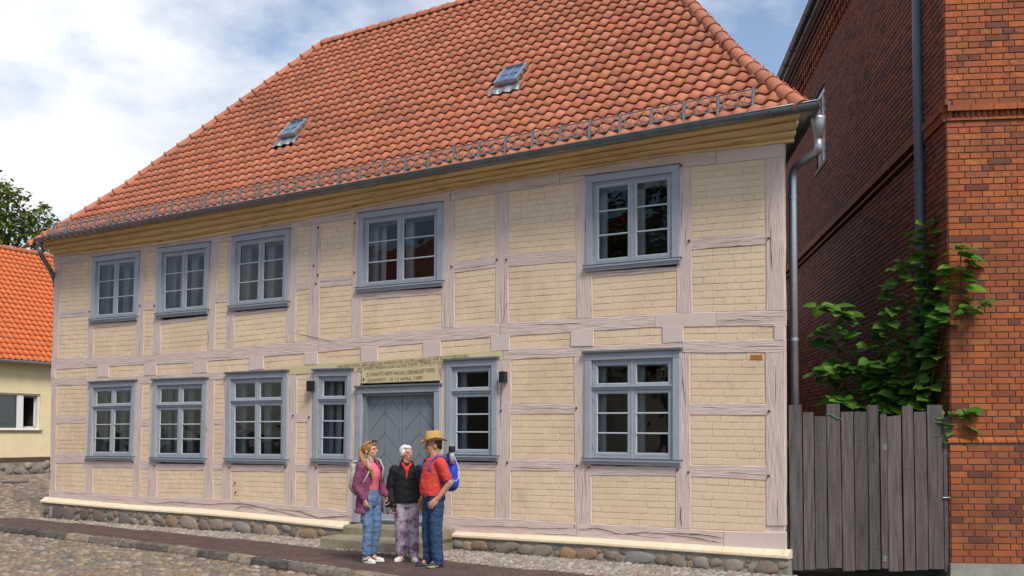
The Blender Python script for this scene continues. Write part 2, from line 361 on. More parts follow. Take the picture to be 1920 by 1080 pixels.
for i in range(-190, 190):
    for j in range(-150, 150):
        p = i * 0.205 + (0.1025 if j % 2 else 0); q = j * 0.103
        u = -7 + p * ca - q * sa; v = -1.6 + p * sa + q * ca
        if u < -16.2 or u > 3.4: continue
        if interp(KERB, u) + 0.03 < v - 0.06 and v + 0.06 < interp(INNER, u):
            P = to_world(u, v); spots.append((P.x, P.y, -0.025 + rng.uniform(-.0025, .0025), -TH + a45 + rng.uniform(-.01, .01), 0.197, 0.096, 0.05))
stones_fill('pavers_beyond', 'paver', spots, apparent, [(PV, PV_ME)], M_paver, pave)
spots = []
u = -15.9
while u < 0.2:
    v = interp(INNER, u) + 0.04
    while v < -0.13:
        s = rng.uniform(0.055, 0.11)
        P = to_world(u + rng.uniform(-.03, .03), v + rng.uniform(-.02, .02)); spots.append((P.x, P.y, -0.03 + rng.uniform(-.006, .006), rng.uniform(0, 3.1), s * 1.15, s * 0.9, 0.035)); v += s * 0.82
    u += 0.085
stones_fill('pebbles_beyond', 'pebble', spots, apparent, list(zip(COB, PEB_ME)), M_pebble, pave)
# kerb of rough granite blocks
kerb = tag(empty('kerb'), kind='structure')
u = -19.3
while u < 3.2:
    L = rng.uniform(0.45, 1.0); a = to_world(u, interp(KERB, u)); b_ = to_world(u + L - 0.025, interp(KERB, u + L))
    dv = (b_ - a).normalized(); nv = Vector((-dv.y, dv.x, 0)); k = MB(); rings = []
    zl = rise(a.x, a.y) * 0.9
    for t in [i / 6 for i in range(7)]:
        c = a.lerp(b_, t); j = lambda s=0.012: rng.uniform(-s, s); e_ = 0.02 if t in (0, 1) else 0
        rings.append([c - nv * (0.10 + j()) + Vector((0, 0, -0.3)), c - nv * (0.105 + j() - e_) + Vector((0, 0, ROAD + 0.03 + zl)), c - nv * (0.085 + j() - e_) + Vector((0, 0, -0.02 + j() + zl)), c - nv * (0.055 + j()) + Vector((0, 0, 0.006 + j(.006) - e_ / 2 + zl)),
                      c + nv * (0.05 + j()) + Vector((0, 0, 0.006 + j(.006) - e_ / 2 + zl)), c + nv * (0.075 + j(.005)) + Vector((0, 0, -0.03 + zl)), c + nv * 0.075 + Vector((0, 0, -0.3))])
    k.loft(rings); k.build('kerb_stone', M_kerb, kerb); u += L
# iron cover in the side street
P = G(28, 922, 0.17); b = MB()
b.loft([[(math.cos(t * math.pi / 12) * rr, math.sin(t * math.pi / 12) * rr, zz) for t in range(24)] for rr, zz in ((0.34, -0.04), (0.34, 0.012), (0.31, 0.014), (0.30, 0.006), (0.02, 0.008))])
mh = b.build('manhole_cover', mat('cast_iron', (0.09, 0.08, 0.075), 0.6, 0.2, 10, 0.4, 40)); mh.location = (P.x, P.y, ground_z(P.x, P.y) + 0.02)
tag(mh, 'round iron manhole cover set in the cobbles of the side street', 'manhole cover')

# ------------------------------------------------------------------ the half-timbered house (local: x along the front, -y towards the street)
house = empty('half_timbered_house', (RC.x, RC.y, 0), -TH)
tag(house, 'long two-storey half-timbered house with cream brick infill and red tiled hipped roof', 'house')
rng = random.Random(11)
def resample(pl, n):
    ds = [0.0]
    for a, b in zip(pl, pl[1:]): ds.append(ds[-1] + math.hypot(b[0] - a[0], b[1] - a[1]))
    out = []
    for i in range(n):
        s = ds[-1] * i / (n - 1)
        for k in range(len(pl) - 1):
            if s <= ds[k + 1] + 1e-9: break
        t = (s - ds[k]) / max(1e-9, ds[k + 1] - ds[k]); out.append((lerp(pl[k][0], pl[k + 1][0], t), lerp(pl[k][1], pl[k + 1][1], t)))
    return out
def beam(name, ea, eb, m, y0=-0.014, y1=0.06, jit=0.004, ch=0.007, parent=None):
    L = math.hypot(ea[0][0] - ea[-1][0], ea[0][1] - ea[-1][1]); n = max(2, int(L / 0.16) + 1)
    A, B = resample(ea, n), resample(eb, n); rings = []; ph = rng.uniform(0, 50)
    for i, (a, b) in enumerate(zip(A, B)):
        w = Vector((b[0] - a[0], b[1] - a[1])); wl = w.length; w.normalize()
        ja = noise.noise((i * 0.5, ph, 0)) * jit * 2; jb = noise.noise((i * 0.5, ph, 9)) * jit * 2; jy = noise.noise((i * 0.4, ph, 5)) * 0.004
        a2 = Vector(a) - w * ja; b2 = Vector(b) + w * jb; c = min(ch, wl * 0.2)
        P = lambda q, y: (q.x, y, q.y)
        rings.append([P(a2, y1), P(a2, y0 + ch + jy), P(a2 + w * c, y0 + jy), P(b2 - w * c, y0 + jy), P(b2, y0 + ch + jy), P(b2, y1)])
    o = MB().loft(rings).build(name, m, parent or house)
    if m in (M_timb_v, M_timb_h) and L > 0.7:           # drying cracks that run with the grain
        for q in range(1 + int(L / 1.6)):
            if rng.random() < 0.25: continue
            i0 = rng.randrange(0, n - 2); i1 = min(n - 1, i0 + rng.randrange(2, 7)); w0 = rng.uniform(0.2, 0.8); vs = []
            for i in range(i0, i1 + 1):
                w0 = min(.88, max(.12, w0 + rng.uniform(-.07, .07))); hw_ = 0.0022 * math.sin(math.pi * (i - i0 + .35) / (i1 - i0 + .7)) + 0.0006; Rg = rings[i]; lo_, hi_ = Vector(Rg[2]), Vector(Rg[3]); c = lo_.lerp(hi_, w0); t_ = (hi_ - lo_).normalized() * hw_; up_ = Vector((0, -0.0012, 0)); vs += [tuple(c - t_ + up_), tuple(c + t_ + up_)]
            MB().add(vs, [(2 * k, 2 * k + 1, 2 * k + 3, 2 * k + 2) for k in range(i1 - i0)]).build('timber_crack', M_dark, parent or house)
    return o
def FP(pts): return [F(*p) for p in pts]
def post(xt0, xt1, yt, xb0, xb1, yb, name='post'):
    yt0, yt1 = yt if isinstance(yt, tuple) else (yt, yt); yb0, yb1 = yb if isinstance(yb, tuple) else (yb, yb)
    beam(name, FP([(xt0, yt0), (xb0, yb0)]), FP([(xt1, yt1), (xb1, yb1)]), M_timb_v)
def rail(x0, t0, b0, x1, t1, b1, m=None, y0=-0.012, name='rail'):
    return beam(name, FP([(x0, b0), (x1, b1)]), FP([(x0, t0), (x1, t1)]), m or M_timb_h, y0)
# level edges as seen in the photograph
CORN = [(100, 482), (302, 459), (380, 446.7), (633, 400), (864, 354), (1064, 321), (1250, 293), (1471, 268.5)]
TPB = [(103, 497), (175, 488), (402, 457), (430, 452), (560, 425.5), (662, 410), (853, 375.5), (953, 360), (1079, 342), (1294, 313.3), (1434, 298), (1471, 294.5)]
M1T = [(98, 671.5), (265, 665.5), (395, 656.5), (480, 648), (590, 637), (670, 631.5), (840, 614), (940, 606), (1095, 596.5), (1285, 586.5), (1455, 582), (1473, 582)]
M1B = [(98, 694), (205, 687), (365, 680), (470, 672), (597, 661), (700, 652), (900, 634), (1082, 623), (1200, 615), (1344, 612.5), (1473, 611)]
M2T = [(97, 708), (205, 706), (290, 702.5), (365, 699), (470, 694), (572, 682), (680, 677.5), (795, 668.7), (920, 656.5), (958, 654), (1071, 649), (1115, 648), (1242, 643), (1282, 640), (1444, 637), (1473, 637)]
M2B = [(97, 723.5), (162, 722), (261, 720), (291, 719), (391, 713), (424, 712), (541, 703), (591, 701), (680, 697), (825, 685), (954, 674.5), (1078, 669), (1278, 662), (1435, 661.5), (1473, 661.5)]
SLT = [(92, 917), (165, 922), (255, 931), (390, 934), (480, 940.5), (545, 947), (590, 950), (650, 959), (840, 967), (940, 972), (1090, 981), (1280, 990.5), (1358, 996), (1474, 998)]
SLB = [(92, 933), (253, 947.6), (380, 954.5), (486, 964.5), (606, 975.5), (665, 980), (831, 996.5), (1117, 1010), (1358, 1025.6), (1473, 1032)]
LDB = [(86, 942.5), (253, 956.7), (380, 965.5), (500, 976), (642, 992), (840, 1006), (1117, 1022), (1470, 1047), (1482, 1048)]
E_ = lambda pl: FP(pl)
def level(name, bot, top, x0, x1, m, y0=-0.014, jit=0.006):
    xs = sorted({x0, x1} | {p[0] for p in bot + top if x0 < p[0] < x1})
    return beam(name, FP([(x, interp(bot, x)) for x in xs]), FP([(x, interp(top, x)) for x in xs]), m, y0, jit=jit)
for a, b in ((101.5, 668), (669, 845), (846, 1050), (1051, 1343), (1344, 1470.5)): level('top_plate', TPB, CORN, a, b, M_timb_h if a < 1300 else M_patch, -0.016, 0.002)
for a, b in ((97.5, 480), (481.5, 597), (598, 939), (940, 1229)): level('floor_beam', M1B, M1T, a, b, M_timb_h)
level('floor_beam', M1B, M1T, 1229.6, 1344, M_patch, -0.016, 0.001); level('floor_beam', M1B, M1T, 1344.8, 1472.5, M_timb_h)
for a, b in ((96.5, 495), (945, 1280), (1281, 1472)): level('storey_rail', M2B, M2T, a, b, M_timb_h)
level('inscription_beam', M2B, M2T, 496.5, 944, M_olive, -0.018, 0.002)
beam('door_lintel', FP([(677, 719.5), (827, 714)]), FP([(680, 696), (823, 684.5)]), M_olive, -0.020, jit=0.001)
for a, b in ((93, 255), (256, 500), (501, 668), (831, 1082), (1083, 1357.5)): level('sill_beam', SLB, SLT, a, b, M_timb_h, -0.018, 0.008)
level('sill_beam', SLB, SLT, 1358.5, 1473, M_patch, -0.020, 0.001)
# uprights: x at the top, x at the foot
UP = [(103.3, 115, 99, 109), (168.5, 181, 164.4, 175.5), (258, 273, 255.5, 270), (291.5, 304, 286.7, 302), (392, 410, 388, 402.5), (429, 441, 423, 440), (542, 559, 535.5, 554.5),
      (583, 602, 577, 599), (661.8, 680, 659, 679), (828, 852.5, 829, 852.5), (929, 952.5, 930, 954), (1079, 1108, 1082, 1112), (1268, 1294.4, 1269.8, 1299), (1435.5, 1470, 1437.5, 1472)]
for xa, xb, xc, xd in UP: post(xa, xb, (interp(TPB, xa) , interp(TPB, xb)), xc, xd, (interp(M1T, xc), interp(M1T, xd)))
LP = [(96.7, 107.8, 95, 104.4), (163, 176, 160.4, 174.7), (252, 269, 249, 263), (282, 295, 276.5, 295), (384, 403, 381.4, 400), (421, 433, 416.7, 434.5), (536, 558, 533, 554.5), (576.7, 596, 575.5, 598),
      (655, 676, 650, 668), (824, 841, 830, 848), (930, 959, 929, 958), (1076.7, 1106, 1078.5, 1110), (1270, 1294, 1267, 1296), (1435.5, 1472, 1437, 1473)]
for xa, xb, xc, xd in LP:
    yb = 985 if xc > 1400 else None
    post(xa, xb, (interp(M2B, xa), interp(M2B, xb)), xc, xd, (yb or interp(SLT, xc), yb or interp(SLT, xd)))
RAILS_U = {0: (112, 582, 596.7, 167, 580, 592.5), 2: (270, 563, 582, 289, 563, 581.5), 4: (404, 551, 568, 427, 548, 566.7), 6: (556, 527.8, 545.5, 581, 527, 542), 7: (600, 521.8, 540, 660, 517.8, 534.4),
           9: (852, 493, 512, 930, 480.4, 502), 10: (953, 477.8, 500.4, 1081, 469, 490.7), 12: (1297, 447.8, 469, 1436, 436.7, 459)}
RAILS_L = {0: [(105, 780, 794.5, 162, 780, 794.5), (103, 849, 868.5, 161, 849, 869)], 2: [(264, 784.5, 799, 281, 784, 799), (260, 862, 879, 279, 862.5, 880)], 4: [(400, 783, 796.7, 421, 783, 797), (399, 868, 882, 419, 868, 882)],
           6: [(555.5, 774.5, 792, 577, 774, 792), (554.5, 870, 884.5, 577, 871, 885)], 10: [(957, 756.7, 776.7, 1078, 756.7, 776.7), (957, 861, 883, 1079, 863, 883)], 12: [(1293, 756, 778, 1437, 757, 779.5), (1294, 871, 893.6, 1438, 874, 900.7)]}
SUBS_U = {1: (172, 607, 616, 257, 602, 609), 3: (299, 601, 609, 390, 592, 598), 5: (438, 585, 593, 537, 577, 582), 8: (677, 549, 563, 830, 540, 551.5), 11: (1110, 510, 522, 1271, 499, 508)}
SUBS_L = {1: (172, 864, 876.5, 251, 865, 877), 3: (293, 869, 882, 384, 870, 882), 5: (432, 871, 884, 535, 872, 885), 7: (596, 871, 886, 657, 872, 886), 9: (845, 866, 881.5, 931, 867, 882), 11: (1108, 873, 891, 1269, 875, 893)}
for r in RAILS_U.values(): rail(*r)
for l in RAILS_L.values():
    for r in l: rail(*r)
for r in list(SUBS_U.values()) + list(SUBS_L.values()): rail(*r, name='sill_rail')
BLK = [(96.7, 104.5), (184, 205.5), (272, 294.5), (364, 390), (469, 495.5), (572, 596.7), (678, 710), (794, 827.5), (921, 956.7), (1071, 1114), (1242.7, 1282), (1452, 1471.5)]
for a, b in BLK:
    dn = 2.0 if 560 < a < 930 else 0.5
    beam('beam_end', FP([(a, interp(M1B, a) - 1), (a, interp(M2T, a) + dn)]), FP([(b, interp(M1B, b) - 1), (b, interp(M2T, b) + dn)]), M_patch, -0.022, jit=0.001)
beam('beam_end', FP([(1443, 984), (1443, 998)]), FP([(1472, 984), (1472, 998)]), M_timb_h, -0.004)

# ---- brick infill: every panel is bedded mortar with painted bricks standing a little proud
def brick_proto(k):
    r = random.Random(70 + k); j = lambda s=0.03: r.uniform(-s, s); n = 12; rings = []
    base = []
    for sx, sy, nn in ((-1, -1, 3), (1, -1, 3), (1, 1, 3), (-1, 1, 3)):
        for q in range(nn):
            a = math.atan2(sy, sx) + (q - 1) * math.pi / 4 * 1.0
            base.append((sx * (0.5 - 0.055) + 0.055 * math.cos(a), sy * (0.5 - 0.16) + 0.16 * math.sin(a)))
    for sc, y in ((1.0, 0.6), (1.0, -0.55), (0.972, -0.95)):
        rings.append([(x * (sc if sc == 1 else 1 - (1 - sc) * 0.6) + j(0.006), y, z * (sc if sc == 1 else 1 - (1 - sc) * 2.0) + j(0.02)) for x, z in base])
    b = MB(); b.loft(rings, True, False); b.add(rings[-1], [tuple(range(n))])
    return b
BRK = [brick_proto(k) for k in range(8)]; BRK_ME = [b.mesh('brick', M_brick) for b in BRK]
bricks = []; mortar = MB()
def panel(tl, tr, br, bl, inset=0.012):
    q = [F(*p) for p in (bl, br, tr, tl)]
    def at(s, t):
        return (lerp(lerp(q[0][0], q[1][0], s), lerp(q[3][0], q[2][0], s), t), lerp(lerp(q[0][1], q[1][1], s), lerp(q[3][1], q[2][1], s), t))
    W_ = (math.dist(q[0], q[1]) + math.dist(q[2], q[3])) / 2; H_ = (math.dist(q[0], q[3]) + math.dist(q[1], q[2])) / 2
    e, g = 0.05 / W_, 0.04 / H_; c4 = [at(-e, -g), at(1 + e, -g), at(1 + e, 1 + g), at(-e, 1 + g)]
    mortar.add([(c[0], 0.001, c[1]) for c in c4] + [(c[0], 0.09, c[1]) for c in c4], [(0, 1, 2, 3), (4, 7, 6, 5), (0, 4, 5, 1), (1, 5, 6, 2), (2, 6, 7, 3), (3, 7, 4, 0)])
    nr = max(1, round(H_ / 0.0905)); i0 = inset / W_
    for r in range(nr):
        s = i0 - (rng.choice((0, 0.5)) * 0.14 / W_ if W_ > 0.4 else 0); first = True
        while s < 1 - i0 - 0.02:
            L = rng.choice((0.285, 0.285, 0.285, 0.21, 0.145)) * rng.uniform(0.93, 1.06) / W_
            s1 = min(s + L, 1 - i0)
            if 1 - i0 - s1 < 0.07 / W_: s1 = 1 - i0
            a = max(s, i0)
            if (s1 - a) * W_ > 0.03:
                t0 = (r + 0.0) / nr; c = at((a + s1) / 2, t0 + 0.5 / nr)
                l0, l1 = at(a, t0 + .5 / nr), at(s1, t0 + .5 / nr)
                bricks.append((c[0], c[1], (s1 - a) * W_ - 0.009, H_ / nr - 0.009, math.atan2(l1[1] - l0[1], l1[0] - l0[0]) + rng.uniform(-.006, .006), rng.uniform(0.004, 0.0085)))
            s = s1
def edge(p, y, ytop, ybot, right):      # x of a post edge at height y
    a, b = (p[1], p[3]) if right else (p[0], p[2]); return lerp(a, b, (y - ytop) / (ybot - ytop))
def bay(posts, i, top, bot, rails, sub):
    A, B = posts[i], posts[i + 1]; xl, xr = A[1], B[0]
    tl, bl = interp(top, A[1]), interp(bot, A[3]); tr, br = interp(top, B[0]), interp(bot, B[2])
    def P(y_l, y_r): return (edge(A, y_l, tl, bl, True), y_l), (edge(B, y_r, tr, br, False), y_r)
    cuts = [] if sub else [(tl, tr)]
    for r in rails: cuts += [(r[1], r[4]), (r[2], r[5])]
    if sub: cuts += [(sub[2], sub[5])]
    cuts += [(bl, br)]
    for k in range(0, len(cuts), 2):
        a, b = P(*cuts[k]); d_, c = P(*cuts[k + 1]); panel(a, b, c, d_)
for i in range(13): bay(UP, i, TPB, M1T, [RAILS_U[i]] if i in RAILS_U else [], SUBS_U.get(i))
for i in range(13):
    if i != 8: bay(LP, i, M2B, SLT, RAILS_L.get(i, []), SUBS_L.get(i))
for (a0, a1), (b0, b1) in zip(BLK, BLK[1:]):
    panel((a1, interp(M1B, a1)), (b0, interp(M1B, b0)), (b0, interp(M2T, b0)), (a1, interp(M2T, a1)), 0.006)
infill = mortar.build('infill_wall', M_brick, house)
bricks.sort(key=lambda b: -b[0]); rest = MB()
for i, (u, z, w, h, a, d_) in enumerate(bricks):
    k = rng.randrange(8); mw = Matrix.Translation((u, 0, z)) @ Matrix.Rotation(-a, 4, 'Y') @ Matrix.Diagonal((w, d_, h, 1))
    if i < 300: put('brick', BRK_ME[k], infill, mw)
    else: rest.add([tuple(mw @ Vector(p)) for p in BRK[k].v], BRK[k].f, 0)
tag(rest.build('bricks_beyond', M_brick, infill), kind='stuff')
q = [F(*p) for p in ((1407.5, 674.5), (1430, 673.5), (1430, 665), (1407.5, 665.5))]
b = MB().hexa([(q[0][0], 0.0, q[0][1]), (q[1][0], 0.0, q[1][1]), (q[1][0], -0.0135, q[1][1]), (q[0][0], -0.0135, q[0][1]), (q[3][0], 0.0, q[3][1]), (q[2][0], 0.0, q[2][1]), (q[2][0], -0.0135, q[2][1]), (q[3][0], -0.0135, q[3][1])])
tag(b.build('brick', mat('bare_brick', (0.42, 0.16, 0.04), 0.85, 0.2, 20, 0.5, 60), infill), 'bare orange brick without paint')

# ---- side and back walls (seen only from elsewhere)
SL = Vector((-0.4406, 0.8977))     # direction of the alley side of the house
sw = mat('dark_side_wall', (0.07, 0.055, 0.045), 0.9, 0.3, 3, 0.4, 20)
b = MB(); b.hexa([(0.02, 0.08, -0.1), (0.02 + SL.x * 8.6, SL.y * 8.6, -0.1), (-0.25 + SL.x * 8.6, SL.y * 8.6, -0.1), (-0.25, 0.08, -0.1), (0.02, 0.08, 5.5), (0.02 + SL.x * 8.6, SL.y * 8.6, 5.5), (-0.25 + SL.x * 8.6, SL.y * 8.6, 5.5), (-0.25, 0.08, 5.5)])
b.build('side_wall', sw, house)
b = MB(); b.box(-15.56, -15.3, 0.08, 7.4, -0.1, 5.5); b.build('side_wall', M_brick, house)
b = MB(); b.box(-15.56, -3.7, 7.4, 7.65, -0.1, 5.5); b.build('back_wall', M_brick, house)

# ---- windows
M_curt = mat('curtain_cloth', (0.72, 0.74, 0.76), 0.9, 0.05, 6)
def bil(c):
    q = [F(*p) for p in c]    # TL TR BR BL
    W_ = (math.dist(q[0], q[1]) + math.dist(q[3], q[2])) / 2; H_ = (math.dist(q[0], q[3]) + math.dist(q[1], q[2])) / 2
    def at(a, b, y):          # a from the left, b from the bottom, metres
        s, t = a / W_, b / H_
        u = lerp(lerp(q[3][0], q[2][0], s), lerp(q[0][0], q[1][0], s), t); z = lerp(lerp(q[3][1], q[2][1], s), lerp(q[0][1], q[1][1], s), t)
        return (u, y, z)
    return at, W_, H_
def bbox(mb, at, a0, a1, b0, b1, y0, y1, bev=0.0):
    if bev:
        r1 = [at(a0, b0, y1), at(a1, b0, y1), at(a1, b1, y1), at(a0, b1, y1)]; r2 = [at(a0, b0, y0 + bev), at(a1, b0, y0 + bev), at(a1, b1, y0 + bev), at(a0, b1, y0 + bev)]
        r3 = [at(a0 + bev, b0 + bev, y0), at(a1 - bev, b0 + bev, y0), at(a1 - bev, b1 - bev, y0), at(a0 + bev, b1 - bev, y0)]
        return mb.loft([r1, r2, r3])
    return mb.hexa([at(a0, b0, y1), at(a1, b0, y1), at(a1, b0, y0), at(a0, b0, y0), at(a0, b1, y1), at(a1, b1, y1), at(a1, b1, y0), at(a0, b1, y0)])
def frame4(mb, at, a0, a1, b0, b1, w, y0, y1, bev=0.004):
    bbox(mb, at, a0, a0 + w, b0, b1, y0, y1, bev); bbox(mb, at, a1 - w, a1, b0, b1, y0, y1, bev)
    bbox(mb, at, a0 + w - .001, a1 - w + .001, b0, b0 + w, y0 + .001, y1, bev); bbox(mb, at, a0 + w - .001, a1 - w + .001, b1 - w, b1, y0 + .001, y1, bev)
def window(corners, cols, transom, cap, label=None, hinge_left=True):
    at, W_, H_ = bil(corners); cw = 0.105 if W_ > 0.9 else 0.10
    mb = MB(); bbox(mb, at, 0, cw, 0, H_ - 0.10, -0.045, 0.05, 0.005); bbox(mb, at, W_ - cw, W_, 0, H_ - 0.10, -0.045, 0.05, 0.005); bbox(mb, at, -0.004, W_ + 0.004, H_ - 0.102, H_, -0.048, 0.05, 0.005)
    win = mb.build('window', M_blue, house)
    if label: win['label'] = label
    mb = MB()      # moulded sill
    for y, b0, b1 in ((-0.052, -0.078, -0.052), (-0.062, -0.053, -0.03), (-0.078, -0.031, 0.004)): bbox(mb, at, -0.03 + (0.1 + y) * .4, W_ + 0.03 - (0.1 + y) * .4, b0, b1, y, 0.04, 0.004)
    mb.build('sill', M_blue, win)
    mb = MB(); bbox(mb, at, -0.035, W_ + 0.035, 0.0035, 0.011, -0.084, 0.0); mb.build('sill_flashing', M_cap, win)
    if cap:
        mb = MB(); bbox(mb, at, -0.03, W_ + 0.03, H_ - 0.004, H_ + 0.03, -0.085, 0.02, 0.004); mb.build('drip_cap', M_cap, win)
    else:
        mb = MB(); bbox(mb, at, -0.012, W_ + 0.012, H_ - 0.002, H_ + 0.010, -0.06, 0.02, 0.002); mb.build('drip_cap', M_cap, win)
    i0, i1, j0, j1 = cw, W_ - cw, 0.01, H_ - 0.10
    mb = MB(); frame4(mb, at, i0, i1, j0, j1, 0.03, -0.012, 0.06)
    mid = (i0 + i1) / 2; jt = j1 - (j1 - j0) * 0.29
    if cols == 2: bbox(mb, at, mid - 0.018, mid + 0.018, j0, j1, -0.016, 0.05, 0.004)
    if transom: bbox(mb, at, i0, i1, jt - 0.025, jt + 0.02, -0.024, 0.05, 0.004); bbox(mb, at, i0 + .005, i1 - .005, jt + 0.012, jt + 0.028, -0.045, 0.02, 0.003)
    mb.build('frame', M_blue, win)
    xs = [(i0 + 0.03, mid - 0.018), (mid + 0.018, i1 - 0.03)] if cols == 2 else [(i0 + 0.03, i1 - 0.03)]
    ys = [(j0 + 0.03, (jt - 0.025) if transom else j1 - 0.03, 3)] + ([(jt + 0.02, j1 - 0.03, 1)] if transom else [])
    for ci, (a0, a1) in enumerate(xs):
        for b0, b1, rows in ys:
            mb = MB(); frame4(mb, at, a0 + .002, a1 - .002, b0 + .002, b1 - .002, 0.042, -0.008, 0.035); mb.build('sash', M_blue, win)
            g0, g1, h0, h1 = a0 + 0.044, a1 - 0.044, b0 + 0.044, b1 - 0.044
            mb = MB(); frame4(mb, at, g0 - .004, g1 + .004, h0 - .004, h1 + .004, 0.012, 0.001, 0.02, 0.002); mb.build('putty_line', M_putty, win)
            for r in range(rows):
                p0, p1 = lerp(h0, h1, r / rows), lerp(h0, h1, (r + 1) / rows)
                if r:
                    mb = MB(); bbox(mb, at, g0, g1, p0 - 0.010, p0 + 0.010, -0.004, 0.03, 0.003); mb.build('glazing_bar', M_putty, win)
                tl = rng.uniform(-.003, .003); mb = MB(); mb.add([at(g0, p0, 0.016 + tl), at(g1, p0, 0.016 - tl), at(g1, p1, 0.016 - tl * .5), at(g0, p1, 0.016 + tl)], [(0, 1, 2, 3)]); mb.build('pane', M_glass, win)
            hx = a0 - 0.004 if (ci == 0 and (cols == 2 or hinge_left)) else a1 + 0.004
            mb = MB()
            for hb in (lerp(b0, b1, 0.14), lerp(b0, b1, 0.86)): bbox(mb, at, hx - 0.006, hx + 0.006, hb - 0.035, hb + 0.035, -0.022, 0.0, 0.002)
            mb.build('hinge', M_blue, win)
    # deep reveal, inner casement and the dim room behind
    mb = MB(); y0, y1 = 0.045, 0.30; k = 0.012
    for a0, a1, b0, b1 in ((i0 - 0.02, i0 + k, j0 - 0.02, j1 + 0.02), (i1 - k, i1 + 0.02, j0 - 0.02, j1 + 0.02), (i0, i1, j0 - 0.02, j0 + k), (i0, i1, j1 - k, j1 + 0.02)): bbox(mb, at, a0, a1, b0, b1, y0, y1)
    mb.build('reveal', M_reveal, win)
    mb = MB(); frame4(mb, at, i0 + k, i1 - k, j0 + k, j1 - k, 0.075, 0.235, 0.28)
    if cols == 2: bbox(mb, at, mid - 0.075, mid + 0.075, j0, j1, 0.23, 0.28, 0.004)
    if transom: bbox(mb, at, i0, i1, jt - 0.03, jt + 0.03, 0.236, 0.28)
    mb.build('inner_frame', M_reveal, win)
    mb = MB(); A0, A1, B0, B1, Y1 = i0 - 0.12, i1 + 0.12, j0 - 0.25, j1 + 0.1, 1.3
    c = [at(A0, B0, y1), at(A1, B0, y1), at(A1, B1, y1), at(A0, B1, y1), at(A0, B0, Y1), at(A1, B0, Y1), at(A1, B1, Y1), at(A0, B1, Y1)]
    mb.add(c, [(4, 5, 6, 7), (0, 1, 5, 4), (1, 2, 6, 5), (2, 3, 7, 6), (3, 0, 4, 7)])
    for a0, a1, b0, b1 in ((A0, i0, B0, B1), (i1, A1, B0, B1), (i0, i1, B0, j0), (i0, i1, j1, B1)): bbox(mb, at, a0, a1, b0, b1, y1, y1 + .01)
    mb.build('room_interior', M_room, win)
    for a0, a1 in ((i0 + 0.02, i0 + 0.02 + rng.uniform(.10, .17)), (i1 - rng.uniform(.09, .15), i1 - 0.02)):      # drawn-back curtains
        if rng.random() < 0.4: continue
        mb = MB(); n = 8; vs = []
        for i in range(n + 1): a = lerp(a0, a1, i / n); vs += [at(a, j0 - .05, 0.37 + .02 * math.sin(i * 2.2)), at(a, j1, 0.37 + .015 * math.sin(i * 2.2))]
        mb.add(vs, [(2 * i, 2 * i + 2, 2 * i + 3, 2 * i + 1) for i in range(n)]); mb.build('curtain', M_curt, win, True)
    return win
WU = [[(177, 483), (264, 472), (259.5, 593), (172.5, 599.5)], [(300, 466), (396.7, 453.8), (392.2, 581), (296.7, 589.3)], [(438.2, 444.4), (546.2, 428.9), (543.3, 565.6), (433.3, 575.6)],
      [(675.3, 400.8), (832.2, 378.9), (831.7, 527.5), (672.8, 541)], [(1100.6, 331.7), (1275, 308.6), (1275.4, 484.4), (1100.6, 500.3)]]
WLo = [[(172.2, 718), (257.5, 714), (252.2, 856.2), (166.5, 855.6)], [(290.7, 713), (390.7, 709.4), (387.3, 860), (286.6, 858.2)], [(427.8, 701), (541.6, 696), (540.4, 862.2), (426.6, 860)],
       [(592.2, 695), (662.7, 693), (658.9, 862.9), (588.8, 860.7)], [(838.5, 677), (934.9, 672), (934.9, 854.8), (838, 852.9)], [(1098.7, 663), (1276.9, 656), (1276.9, 863.5), (1098, 859.6)]]
for c in WU: window(c, 2, False, False)
for i, c in enumerate(WLo): window(c, 1 if i in (3, 4) else 2, True, True, hinge_left=(i != 4))

# ---- door with chevron boarding
at, W_, H_ = bil([(672.5, 727), (827.5, 722), (829, 988), (665, 979)])
mb = MB(); cw = 0.115
bbox(mb, at, 0, cw, 0, H_ - 0.10, -0.05, 0.06, 0.006); bbox(mb, at, W_ - cw, W_, 0, H_ - 0.10, -0.05, 0.06, 0.006); bbox(mb, at, -0.004, W_ + 0.004, H_ - 0.102, H_, -0.054, 0.06, 0.006)
door = mb.build('door', M_blue, house)
mb = MB(); bbox(mb, at, -0.03, W_ + 0.03, H_ - 0.004, H_ + 0.03, -0.09, 0.02, 0.004); mb.build('drip_cap', M_cap, door)
mb = MB(); bbox(mb, at, cw, cw + 0.06, 0.04, H_ - 0.10, -0.0, 0.16); bbox(mb, at, W_ - cw - 0.02, W_ - cw, 0.04, H_ - 0.1, 0.0, 0.16); bbox(mb, at, cw + .06, W_ - cw - .02, H_ - 0.145, H_ - 0.10, 0.0, 0.16); mb.build('frame', M_door, door)
l0, l1, d0, d1 = cw + 0.06, W_ - cw - 0.02, 0.05, H_ - 0.145; lm = (l0 + l1) / 2
mb = MB(); bbox(mb, at, cw, W_ - cw, -0.06, 0.05, 0.02, 0.2); mb.build('threshold', M_cap, door)
